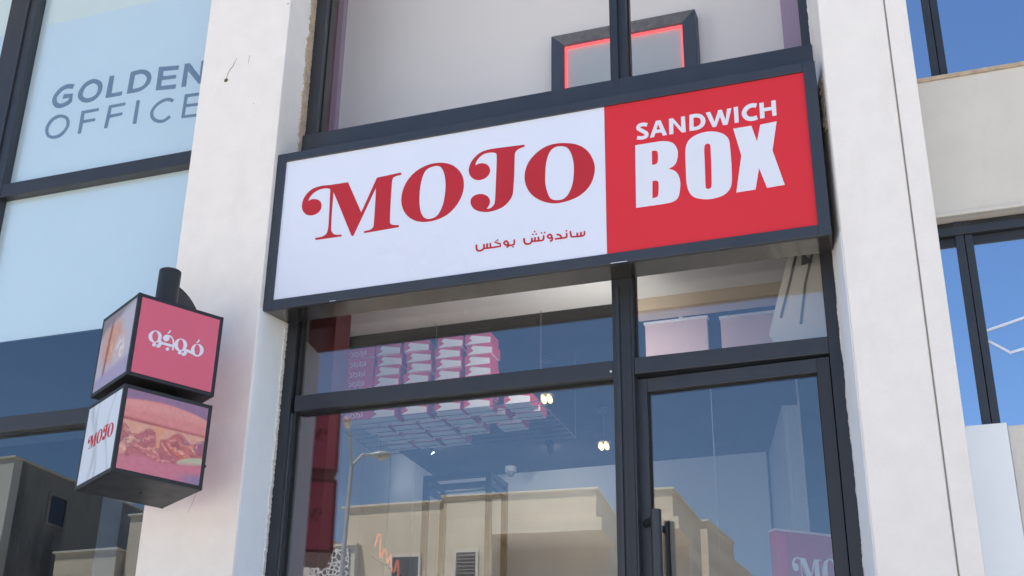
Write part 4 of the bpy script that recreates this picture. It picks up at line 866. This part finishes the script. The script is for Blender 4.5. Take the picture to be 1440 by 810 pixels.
def sandwich(U, V):
    img = np.ones(U.shape + (3,)) * s2l((186, 184, 198))
    n1, n2 = vnoise(U, V, 6, 5), vnoise(U, V, 20, 6)
    img = over(img, (120, 112, 120), sm(0.72, 0.86, V - 0.25 * U + 0.12 * n1) * 0.8)
    e = np.sqrt(((U - 0.42) / 0.40) ** 2 + ((V - 0.55) / 0.34) ** 2) + 0.25 * (n1 - 0.5)
    img = over(img, (206, 150, 124), (1 - sm(0.45, 1.15, e + 0.3 * (n2 - 0.5))) * 0.9)
    img = over(img, (226, 186, 160), sm(0.55, 0.8, n2) * (1 - sm(0.4, 0.9, e)) * 0.7)
    img = over(img, (150, 84, 62), np.exp(-((U - 0.22 - 0.12 * V) / 0.035) ** 2) * (1 - sm(0.8, 1.0, V)) * sm(0.08, 0.2, V))
    e2 = np.sqrt(((U - 0.68) / 0.24) ** 2 + ((V - 0.40) / 0.26) ** 2) + 0.4 * (n2 - 0.5)
    img = over(img, (196, 182, 190), 1 - sm(0.7, 1.0, e2))
    img = over(img, (226, 216, 216), (1 - sm(0.5, 0.8, e2)) * sm(0.45, 0.75, n2))
    img = over(img, (160, 150, 186), (1 - sm(0.1, 0.2, V - 0.1 * U)) * 0.8)
    return np.clip(img, 0, 0.9)
def swash(U, V):
    img = np.ones(U.shape + (3,)) * s2l((214, 224, 236))
    for (c, w, k, ph) in ((0.26, 0.05, 0.14, 0.3), (0.40, 0.03, 0.10, 1.2), (0.80, 0.03, 0.12, 2.2)):
        x = U - c - k * np.sin(V * 4.2 + ph)
        img = over(img, (172, 182, 192), np.exp(-(x / w) ** 2) * (0.4 + 0.4 * np.sin(V * 5 + ph) ** 2))
    return np.clip(img, 0, 0.9)
def face_fn(zo, side):
    if side == 'front':
        return lambda u, v: (-A_ / 2 + IN + u * (A_ - 2 * IN), -B_ / 2 + .001, zo + IN + v * (H_ - 2 * IN))
    return lambda u, v: (-A_ / 2 + .001, B_ / 2 - IN - u * (B_ - 2 * IN), zo + IN + v * (H_ - 2 * IN))
tag(print_sheet('picture_panel', low, 'print', face_fn(0, 'front'), burger, 150), 'pink tinted close-up print of a filled bun')
tag(print_sheet('picture_panel', upp, 'print', face_fn(ZU, 'left'), sandwich, 70), 'faded print of a sandwich on grey')
wl = print_sheet('white_panel', low, 'print', face_fn(0, 'left'), swash, 70)
def mojo(parent, fn, mat, depth=0.0012):
    for k in ('M', 'O1', 'J', 'O2'):
        glyph_mesh(MB(), LET[k], fn, depth).build('letter', mat, parent, local=True)
# logo bounds on the big sign: x 0.10 .. 1.56, height about the lettering's middle 0.42
mojo(low, lambda u, v, d: Vector((-A_ / 2 + .001 - d, -(-0.125 + (u - 0.10) * 0.180), 0.188 + (v - 0.42) * 0.20)), 'vinyl_red')
for zo, par in ((0, low), (ZU, upp)):
    MB().box(A_ / 2 - .005, A_ / 2 - .001, -B_ / 2 + IN, B_ / 2 - IN, zo + IN, zo + H_ - IN).build('red_panel', 'sign_pink', par, local=True)
    MB().box(-A_ / 2 + IN, A_ / 2 - IN, B_ / 2 - .005, B_ / 2 - .001, zo + IN, zo + H_ - IN).build('red_panel', 'sign_pink', par, local=True)
    mojo(par, lambda u, v, d: Vector((A_ / 2 - .001 + d, -0.125 + (u - 0.10) * 0.180, zo + 0.188 + (v - 0.42) * 0.22)), 'letter_dark_red')
MB().box(A_ / 2, A_ / 2 + .006, -B_ / 2 + .004, -B_ / 2 + .016, 0.10, 0.112).build('screw', 'sign_black', low, local=True)
MB().lathe([(0.006, -0.003), (0.006, 0.0006)], 0.02, 0.02, 10).build('screw', 'rubber', low, local=True)

# ------------------------------------------------------------------ inside the shop: shelf of cartons
sh = thing('wire_shelf', 'dark wire shelf hung below the ceiling carrying stacked cartons', 'shelf', (0.25, 1.6, 3.77))
SZ = 3.806
for i in range(9):
    y = 1.29 + i * 0.080
    MB().tube([(-0.34, y, SZ - 0.006), (0.90, y, SZ - 0.004)], 0.0022, 6).build('wire', 'wire', sh)
for x in (-0.33, 0.28, 0.89):
    MB().tube([(x, 1.27, SZ - 0.014), (x, 1.95, SZ - 0.009)], 0.003, 6).build('rail', 'wire', sh)
    for y in (1.29, 1.93):
        MB().tube([(x, y, SZ - 0.014), (x, y, 4.32)], 0.002, 6).build('hanger', 'wire', sh)
BH = 0.0615
ORD = ['top', 'second', 'third', 'fourth', 'fifth', 'sixth', 'seventh', 'eighth']
SWO = {'poly': [[(.24, .90, 1), (1, .56, 1), (1, .04, 1), (0, .04, 1), (.27, .40, 1), (.15, .66, 1)]]}
def carton(w, d, face):
    h = BH - 0.0015
    b = MB().box(-w / 2, w / 2, 0, d, 0, h).build('carton', 'carton_red')
    MB().box(-w / 2 + .002, w / 2 - .002, .002, d - .002, -0.001, 0.001).build('underside', 'carton_white', b, local=True)
    if face == 'swoosh':
        glyph_mesh(MB(), SWO, lambda u, v, dd: Vector((-w / 2 + 0.002 + u * (w - 0.004), -dd, v * h)), 0.0012).build('white_flash', 'carton_white', b, local=True)
    else:
        m_ = MB()
        for k, (u, hh, c) in enumerate(((-.045, .016, .006), (-.028, .02, .003), (-.012, .014, .006), (.006, .02, .004), (.02, .015, .006), (.038, .02, .003))):
            glyph_mesh(m_, {'stroke': [[(u - c, hh), (u + c, hh), (u + c, hh + .018), (u - c, hh + .022)]], 'w': .004}, lambda a, v, dd: Vector((a, -dd, v)), 0.001 + .0002 * k)
        m_.build('lettering', 'carton_white', b, local=True)
    return b
proto = {'swoosh': carton(0.150, 0.125, 'swoosh'), 'text': carton(0.188, 0.125, 'text')}
used = {'swoosh': False, 'text': False}
def put(face, x, y, z, rz, label, group):
    if not used[face]:
        o = proto[face]; used[face] = True
    else:
        o = copy_tree(proto[face])
    o.location = (x, y, z)
    o.rotation_euler = (0, 0, R(rz))
    return tag(o, label, 'carton', group)
GR = 'cartons stacked on the wire shelf'
STK = [('text', -0.198, 7, 'lettered leftmost stack'), ('swoosh', -0.022, 7, 'second stack from the left'), ('swoosh', 0.165, 7, 'third stack from the left'),
       ('swoosh', 0.350, 7, 'fourth stack from the left'), ('swoosh', 0.530, 7, 'fifth stack from the left'), ('swoosh', 0.745, 1, '')]
rr = random.Random(11)
for face, x, nn, nm in STK:
    for k in range(nn):
        lab = ('red carton, %s from the top of the %s on the shelf' % (ORD[nn - 1 - k], nm)) if nm and nn - 1 - k else \
              ('red carton on top of the %s on the shelf' % nm if nm else 'single red carton at the right end of the shelf')
        jx = rr.uniform(-.012, .012) if face == 'swoosh' else rr.uniform(-.003, .003)
        put(face, x + jx + (0.02 if (nm.startswith('fifth') and k == nn - 1) else 0) * -1, 1.30 + rr.uniform(0, .015), SZ + k * BH, rr.uniform(-2, 2), lab, GR)
RW = ['second', 'third', 'fourth']
for r_, xs in enumerate(([-0.14, 0.03, 0.19, 0.36, 0.56, 0.76], [-0.14, 0.02, 0.19, 0.37, 0.60], [-0.15, 0.02, 0.20])):
    for k, x in enumerate(xs):
        put('swoosh', x, 1.455 + r_ * 0.160, SZ, rr.uniform(-3, 3), 'carton showing its white underside, %s in the %s row back on the shelf' % (['first', 'second', 'third', 'fourth', 'fifth', 'sixth'][k], RW[r_]), 'cartons lying in the rear rows of the wire shelf')

# ------------------------------------------------------------------ inside the shop: lamps, camera, frame, air conditioner, boards
def cluster_lamp(x, y, label, lit=True):
    t = thing('ceiling_lamp', label, 'lamp', (x, y, 4.32), 'ceiling lamps inside the shop')
    MB().lathe([(0.04, 4.300), (0.045, 4.305), (0.045, 4.3195)], x, y, 20).build('canopy', 'black_steel', t, smooth=True)
    MB().tube([(x, y, 4.10), (x, y, 4.301)], 0.004, 6).build('stem', 'black_steel', t)
    MB().lathe([(0.05, 4.085), (0.055, 4.09), (0.05, 4.105), (0.02, 4.11)], x, y, 20).build('base', 'black_steel', t, smooth=True)
    for dx in (-0.018, 0.018):
        for dy in (-0.018, 0.018):
            MB().lathe([(0.004, 4.042), (0.011, 4.047), (0.0145, 4.058), (0.012, 4.072), (0.007, 4.086)], x + dx, y + dy, 12).build('bulb', 'bulb_warm', t, smooth=True)
cluster_lamp(0.70, 1.98, 'four-bulb warm ceiling lamp to the right of the carton shelf')
cluster_lamp(0.775, 2.96, 'four-bulb warm ceiling lamp close to the window mullion at the back')
def spot(x, y, a, label, zl=4.27, lens='spot_lens'):
    t = thing('spotlight', label, 'lamp', (x, y, 4.32), 'spotlights inside the shop')
    MB().lathe([(0.028, 4.295), (0.028, 4.3195)], x, y, 14).build('base', 'black_steel', t)
    d = Vector((math.cos(a), math.sin(a), -0.6 if zl > 4.25 else 0.15)).normalized()
    p0 = Vector((x, y, zl))
    if zl < 4.25:
        MB().tube([(x, y, zl), (x, y, 4.30)], 0.006, 8).build('stem', 'black_steel', t)
    MB().tube([p0 - d * 0.05, p0 + d * 0.03], 0.026, 14).build('head', 'black_steel', t, smooth=True)
    MB().tube([p0 + d * 0.0305, p0 + d * 0.034], 0.019, 14).build('lens', lens, t)
spot(-0.60, 3.30, 1.2, 'small lit spotlight below the end of the carton shelf')
spot(0.22, 3.55, 1.7, 'small lit spotlight between the two four-bulb lamps')
spot(1.47, 0.80, 2.55, 'added unseen spotlight behind the window mullion to brighten the cartons', 3.80, 'added_lens')  # unseen extra lamp, put in to brighten cartons and ceiling strip
spot(1.15, 2.30, 1.9, 'small spotlight near the ceiling behind the shop window mullion')
t = thing('security_camera', 'small white dome security camera at the back wall', 'camera', (-0.25, 4.05, 4.32))
MB().lathe([(0.040, 4.280), (0.043, 4.286), (0.043, 4.3195)], -0.25, 4.05, 20).build('base', 'joint_grey', t, smooth=True)
MB().lathe([(0.005, 4.243), (0.022, 4.250), (0.031, 4.266), (0.033, 4.281)], -0.25, 4.05, 18).build('dome', 'plastic_grey', t, smooth=True)
t = thing('steel_frame', 'black square steel frame standing against the back wall', 'frame', (-0.37, 3.5, FLOOR))
for x in (-0.61, -0.14):
    for y in (3.30, 3.62):
        bx('post', 'black_steel', t, x - .02, x + .02, y - .02, y + .02, FLOOR, 4.07, 0.002)
for z in (4.05, 3.98):
    for y in (3.30, 3.62):
        bx('rail', 'black_steel', t, -0.59, -0.16, y - .018, y + .018, z - .018, z + .018)
    for x in (-0.61, -0.14):
        bx('rail', 'black_steel', t, x - .018, x + .018, 3.32, 3.60, z - .018, z + .018)
ac = thing('air_conditioner', 'white wall air conditioner at the upper right inside the shop', 'air conditioner', (2.45, 0.8, 3.7))
MB().prism_y([(2.655, 3.68), (2.655, 4.20), (2.40, 4.20), (2.33, 4.13), (2.20, 3.71), (2.22, 3.67), (2.30, 3.65)], 0.50, 0.79).build('body', 'plastic_white', ac, 0.008)
for (xa, za, xb, zb) in ((2.372, 4.145, 2.262, 3.78), (2.43, 4.10, 2.345, 3.74)):
    MB().tube([(xa, 0.497, za), (xa - 0.05, 0.497, za - 0.17), (xb, 0.497, zb)], 0.006, 6).build('seam', 'plastic_grey', ac)
MB().prism_y([(2.378, 4.08), (2.42, 4.03), (2.37, 4.02)], 0.493, 0.50).build('vent', 'plastic_grey', ac)
MB().tube([(2.38, 0.52, 4.16), (2.41, 0.50, 4.10), (2.46, 0.48, 4.08), (2.50, 0.46, 4.09)], 0.007, 8).build('cable', 'rubber', ac)
for x0, x1, z0, z1, lab in ((1.415, 1.755, 3.99, 4.252, 'pale pink board hanging behind the left half of the fanlight over the door'),
                            (1.825, 2.12, 3.99, 4.236, 'pale pink board hanging behind the fanlight next to the air conditioner')):
    t = thing('hanging_board', lab, 'board', ((x0 + x1) / 2, 1.5, z0), 'boards hanging inside the shop')
    bx('board', 'board_pink', t, x0, x1, 1.50, 1.53, z0, z1, 0.003)
    bx('top_strip', 'carton_white', t, x0 - .005, x1 + .005, 1.492, 1.538, z1, z1 + 0.012)
    for x in (x0 + .05, x1 - .05):
        MB().tube([(x, 1.515, z1 + .012), (x, 1.515, 4.32)], 0.004, 6).build('hanger', 'wire', t)
o = MB().box(1.600, 1.620, 1.505, 1.525, 4.265, 4.3195).build('drop_pipe', 'carton_white', None, 0.004)
tag(o, 'short pale pipe dropping from the ceiling behind the fanlight', 'pipe')
# red stand with white lettering behind the door
rbd = thing('red_stand', 'red display stand with white lettering inside the glass door', 'stand', (2.10, 1.0, FLOOR))
dvec = Vector((0.76, 0.65, 0)).normalized()
nvec = Vector((0.65, -0.76, 0)).normalized()
def rpt(s_, d, z):
    return dvec * s_ + nvec * d + Vector((0, 0, z))
MB().hexa([rpt(s_, d, z) for z in (0.0, 2.062) for s_, d in ((0, 0), (0.55, 0), (0.55, -0.05), (0, -0.05))]).build('board', 'stand_red', rbd, 0.003, local=True)
MB().hexa([rpt(s_, d, z) for z in (2.062, 2.072) for s_, d in ((-.002, 0.002), (0.552, 0.002), (0.552, -0.052), (-.002, -0.052))]).build('top_edge', 'board_pink', rbd, local=True)
MB().hexa([rpt(s_, d, z) for z in (0.0, 2.05) for s_, d in ((0.0, 0.001), (0.055, 0.001), (0.055, 0.004), (0.0, 0.004))]).build('lit_strip', 'neon_paint' if 'neon_paint' in MATS else 'acrylic_red', rbd, local=True)  # brighter red strip paints in the lit left end of the board
mojo(rbd, lambda u, v, d: rpt(0.075 + (u - 0.10) * 0.30, d + 0.001, 1.885 + (v - 0.42) * 0.42), 'carton_white', 0.002)
for x, y, r_, z0, z1, lab in ((1.664, 2.0, 0.0028, 2.9, 4.32, 'thin pale wire hanging behind the left part of the door'), (2.142, 2.0, 0.006, FLOOR, 4.32, 'thin pale pole behind the right part of the door'),
                          (2.07, 2.02, 0.005, FLOOR, 3.86, 'thin bright pole beside the red stand')):
    o = MB().tube([(x, y, z0), (x, y, z1 - 0.001)], r_, 8).build('thin_pole', 'joint_grey', None, smooth=True)
    tag(o, lab, 'pole')
nt_ = thing('neon_script', 'orange neon script sign glowing at the back of the shop', 'neon sign', (-0.76, 3.0, 3.3))
pts = [(-0.84, 3.52), (-0.82, 3.60), (-0.80, 3.58), (-0.80, 3.48), (-0.79, 3.44), (-0.77, 3.50), (-0.75, 3.46), (-0.74, 3.40), (-0.72, 3.46), (-0.71, 3.38), (-0.69, 3.34), (-0.67, 3.42), (-0.66, 3.36), (-0.66, 3.28)]
sp_ = smooth_pts([(a, b) for a, b in pts], closed=False, n=4)
MB().tube([(q.x, 3.0, q.y) for q in sp_], 0.007, 6).build('tube', 'neon_orange', nt_, smooth=True)
MB().tube([(-0.87, 3.01, 3.46), (-0.62, 3.01, 3.30)], 0.004, 6).build('support', 'black_steel', nt_)
# upstairs: framed picture box with a red light line
lf = thing('lit_frame', 'square grey wooden frame edged with a red light line upstairs', 'frame', (1.48, 0.9, 5.0))
x0, x1, z0, z1, t_ = 1.085, 1.894, 4.95, 5.778, 0.073
y0, y1 = 0.86, 0.948
MB().prism_y([(x0, z1), (x0 + t_, z1 - t_), (x1 - t_, z1 - t_), (x1, z1)], y0, y1).build('frame_side', 'wood_lit', lf, 0.003)  # top side coloured paler to stand in for light on it
MB().prism_y([(x0, z0), (x1, z0), (x1 - t_, z0 + t_), (x0 + t_, z0 + t_)], y0, y1).build('frame_side', 'frame_navy', lf, 0.003)
MB().prism_y([(x0, z0), (x0 + t_, z0 + t_), (x0 + t_, z1 - t_), (x0, z1)], y0, y1).build('frame_side', 'frame_navy', lf, 0.003)
MB().prism_y([(x1, z0), (x1, z1), (x1 - t_, z1 - t_), (x1 - t_, z0 + t_)], y0, y1).build('frame_side', 'frame_navy', lf, 0.003)
bx('backing', 'frame_back', lf, x0 + t_, x1 - t_, y0 + 0.034, y1, z0 + t_, z1 - t_)
e = 0.010
bx('light_line', 'led_red', lf, x0 + t_, x1 - t_, y0 + 0.02, y0 + 0.032, z1 - t_ - e, z1 - t_)
bx('light_line', 'led_red', lf, x0 + t_, x0 + t_ + e, y0 + 0.02, y0 + 0.032, z0 + t_, z1 - t_ - e)
bx('light_line', 'led_red', lf, x1 - t_ - e, x1 - t_, y0 + 0.02, y0 + 0.032, z0 + t_, z1 - t_ - e)

# ------------------------------------------------------------------ across the street (seen mirrored in the glass)
def window(parent, x0, x1, y, z0, z1, slats=False, face=1):
    """a window on a wall facing +y at the given local y"""
    w = MB().box(x0, x1, y - 0.10, y + 0.012, z0, z1).build('window', 'shutter_brown' if slats else 'window_dark', parent, local=True)
    for (a, b, c, d) in ((x0 - .06, x0, z0, z1), (x1, x1 + .06, z0, z1), (x0 - .06, x1 + .06, z1, z1 + .06), (x0 - .08, x1 + .08, z0 - .08, z0)):
        MB().box(a, b, y - .05, y + 0.03, c, d).build('surround', 'coping_pale', w, local=True)
    if slats:
        k = 0
        z = z0 + 0.03
        while z < z1 - 0.05:
            MB().hexa([(x0 + .02, y + .012, z), (x1 - .02, y + .012, z), (x1 - .02, y + .016, z), (x0 + .02, y + .016, z),
                       (x0 + .02, y + .012, z + .05), (x1 - .02, y + .012, z + .05), (x1 - .02, y + .040, z + .01), (x0 + .02, y + .040, z + .01)]).build('slat', 'shutter_brown', w, local=True)
            z += 0.075
    else:
        xm = (x0 + x1) / 2
        MB().box(xm - .025, xm + .025, y + .012, y + .03, z0, z1).build('mullion', 'shutter_brown', w, local=True)
def lb(name, mat, parent, *a):
    return MB().box(*a).build(name, mat, parent, local=True)
ha = thing('house', 'sand coloured flat roofed house with deep balcony recess across the street', 'house', (-4.21, -20.0, 0.0), 'houses across the street')
ha.rotation_euler = (0, 0, R(-4.9))
lb('wall', 'render_sand', ha, -3.32, 0.0, -3.0, 0.0, 8.02, 8.83)
lb('coping', 'coping_pale', ha, -3.38, 0.05, -3.05, 0.05, 8.83, 8.87)
lb('wall', 'render_sand', ha, -3.32, -2.22, -3.0, 0.0, 0.0, 8.02)
lb('wall', 'render_sand', ha, -2.22, -0.002, -3.0, -1.5, 0.0, 8.02)
lb('balcony_slab', 'render_sand', ha, -2.22, 0.08, -1.5, 0.05, 5.4, 5.65)
lb('balcony_wall', 'render_sand', ha, -2.22, 0.08, -0.12, 0.05, 5.65, 6.55)
lb('wall', 'render_sand', ha, -2.22, -0.002, -1.5, -0.01, 0.0, 5.4)
lb('ledge', 'render_sand', ha, -2.22, 0.13, -1.5, 0.10, 7.96, 8.22)
d_ = lb('balcony_door', 'render_pale', ha, -1.75, -1.25, -1.5, -1.46, 5.65, 7.42)
lb('leaf', 'shutter_brown', d_, -1.70, -1.30, -1.46, -1.44, 5.65, 7.37)
window(ha, -3.0, -2.57, 0.0, 6.45, 7.62, True)
lb('wall', 'render_sand', ha, -5.62, -3.32, -3.0, -0.12, 0.0, 8.76)
lb('coping', 'coping_pale', ha, -5.68, -3.38, -3.0, -0.06, 8.76, 8.80)
window(ha, -4.46, -3.88, -0.12, 6.45, 7.60)
window(ha, -4.46, -3.88, -0.12, 3.2, 4.4)
window(ha, -3.0, -2.57, 0.0, 3.2, 4.4, True)
window(ha, -1.6, -0.7, -0.01, 2.6, 4.2)
def side_window(parent, x, y0, y1, z0, z1, sm_='render_pale'):
    w = lb('window', 'window_dark', parent, x - 0.10, x + 0.012, y0, y1, z0, z1)
    for (a, b, c, d) in ((y0 - .08, y0, z0, z1), (y1, y1 + .08, z0, z1), (y0 - .08, y1 + .08, z1, z1 + .08), (y0 - .1, y1 + .1, z0 - .08, z0)):
        lb('surround', sm_, w, x - .05, x + .05, a, b, c, d)
side_window(ha, 0.0, -2.6, -2.0, 6.3, 7.4)

hd_ = thing('house', 'tall house with weathered bare side wall coloured shade grey across the street', 'house', (-19.33, -20.0, 0.0), 'houses across the street')
lb('wall', 'render_shaded_worn', hd_, -7.0, 0.0, -11.0, -0.3, 0.0, 10.85)
lb('front_wall', 'render_pale', hd_, -7.0, 0.0, -0.3, 0.0, 0.0, 10.85)
lb('coping', 'coping_pale', hd_, -7.04, 0.05, -11.04, 0.05, 10.85, 10.90)
side_window(hd_, 0.0, -2.2, -1.55, 9.58, 10.30, 'render_shaded_worn')
side_window(hd_, 0.0, -6.3, -5.5, 9.3, 10.1, 'render_shaded_worn')
side_window(hd_, 0.0, -2.3, -1.4, 6.3, 7.6, 'render_shaded_worn')
side_window(hd_, 0.0, -5.8, -4.9, 6.3, 7.6, 'render_shaded_worn')
window(hd_, -3.0, -2.0, 0.0, 8.0, 9.4)
window(hd_, -6.0, -5.0, 0.0, 8.0, 9.4)
for k, dz in enumerate((0, 1)):
    MB().tube([(-0.4, -5.0 - k * .5, 10.9), (-0.4, -5.0 - k * .5, 11.2)], 0.12, 10).build('vent_pipe', 'coping_pale', hd_, local=True)

he = thing('house', 'low sand coloured house in front of the grey side wall', 'house', (-16.6, -19.8, 0.0), 'houses across the street')
lb('wall', 'render_sand', he, -0.85, 0.85, -4.0, 0.0, 0.0, 8.25)
lb('coping', 'coping_pale', he, -0.9, 0.9, -4.0, 0.06, 8.25, 8.30)
window(he, -0.4, 0.3, 0.0, 6.0, 7.2)
hf = thing('house', 'narrow sand coloured house next to the low one across the street', 'house', (-13.9, -20.0, 0.0), 'houses across the street')
lb('wall', 'render_sand', hf, -1.73, 1.7, -8.0, 0.0, 0.0, 9.08)
lb('coping', 'coping_pale', hf, -1.78, 1.75, -8.0, 0.06, 9.08, 9.12)
window(hf, -0.8, 0.4, 0.0, 6.2, 7.6)
hg = thing('house', 'low pale house with white pierced screen across the street', 'house', (-10.7, -19.5, 0.0), 'houses across the street')
lb('wall', 'render_pale', hg, -1.15, 1.28, -5.0, 0.0, 0.0, 7.86)
lb('coping', 'coping_pale', hg, -1.2, 1.33, -5.0, 0.06, 7.86, 7.91)
lb('pierced_screen', 'screen_pattern', hg, 0.22, 1.16, 0.0, 0.05, 6.4, 7.80)
window(hg, -0.8, -0.1, 0.0, 6.2, 7.3)
hc = thing('house', 'sand coloured house set back behind the balcony house', 'house', (-4.57, -24.0, 0.0), 'houses across the street')
lb('wall', 'render_sand', hc, -4.0, 0.0, -2.5, 0.0, 0.0, 9.10)
lb('coping', 'coping_pale', hc, -4.0, 0.05, -2.5, 0.06, 9.10, 9.15)
lb('wall', 'render_sand', hc, -4.0, 0.02, -5.0, -2.5, 0.0, 8.7)
side_window(hc, 0.0, -1.6, -0.9, 6.8, 7.9)
hr = thing('house', 'pale house further right across the street', 'house', (14.0, -22.0, 0.0), 'houses across the street')
lb('wall', 'render_pale', hr, -4.0, 4.0, -8.0, 0.0, 0.0, 7.0)
lb('coping', 'coping_pale', hr, -4.05, 4.05, -8.0, 0.06, 7.0, 7.08)
for x in (-2.5, 0.2, 2.4):
    window(hr, x - 0.5, x + 0.5, 0.0, 4.2, 5.6)

sl = thing('street_lamp', 'double armed steel street lamp by the road', 'street lamp', (-6.66, -13.5, 0.0))
MB().tube([(-6.72, -13.5, 0.0), (-6.72, -13.5, 2.0), (-6.68, -13.5, 5.0), (-6.64, -13.5, 7.75)], [0.085, 0.065, 0.045, 0.034], 14).build('pole', 'lamp_steel', sl, smooth=True)
MB().lathe([(0.16, 0.0), (0.16, 0.05), (0.11, 0.4), (0.095, 0.42)], -6.72, -13.5, 16).build('base', 'lamp_steel', sl, smooth=True)
def head(p, tip):
    p, tip = Vector(p), Vector(tip)
    MB().tube([p, (p + tip) / 2 + Vector((0, 0, 0.10)), tip], 0.022, 8).build('arm', 'lamp_steel', sl, smooth=True)
    d = (tip - p).normalized()
    d.z = 0.1
    h = MB().tube([tip - d * 0.05, tip + d * 0.08, tip + d * 0.20, tip + d * 0.32, tip + d * 0.37], [0.025, 0.058, 0.072, 0.05, 0.02], 12).build('lamp_head', 'lamp_steel', sl, smooth=True)
    MB().tube([tip + d * 0.10 + Vector((0, 0, -0.055)), tip + d * 0.20 + Vector((0, 0, -0.055)), tip + d * 0.30 + Vector((0, 0, -0.040))], [0.04, 0.05, 0.02], 10).build('lens', 'lamp_lens', h, smooth=True)
head((-6.64, -13.5, 7.72), (-6.45, -12.95, 8.22))
head((-6.64, -13.5, 7.72), (-6.36, -13.72, 7.95))
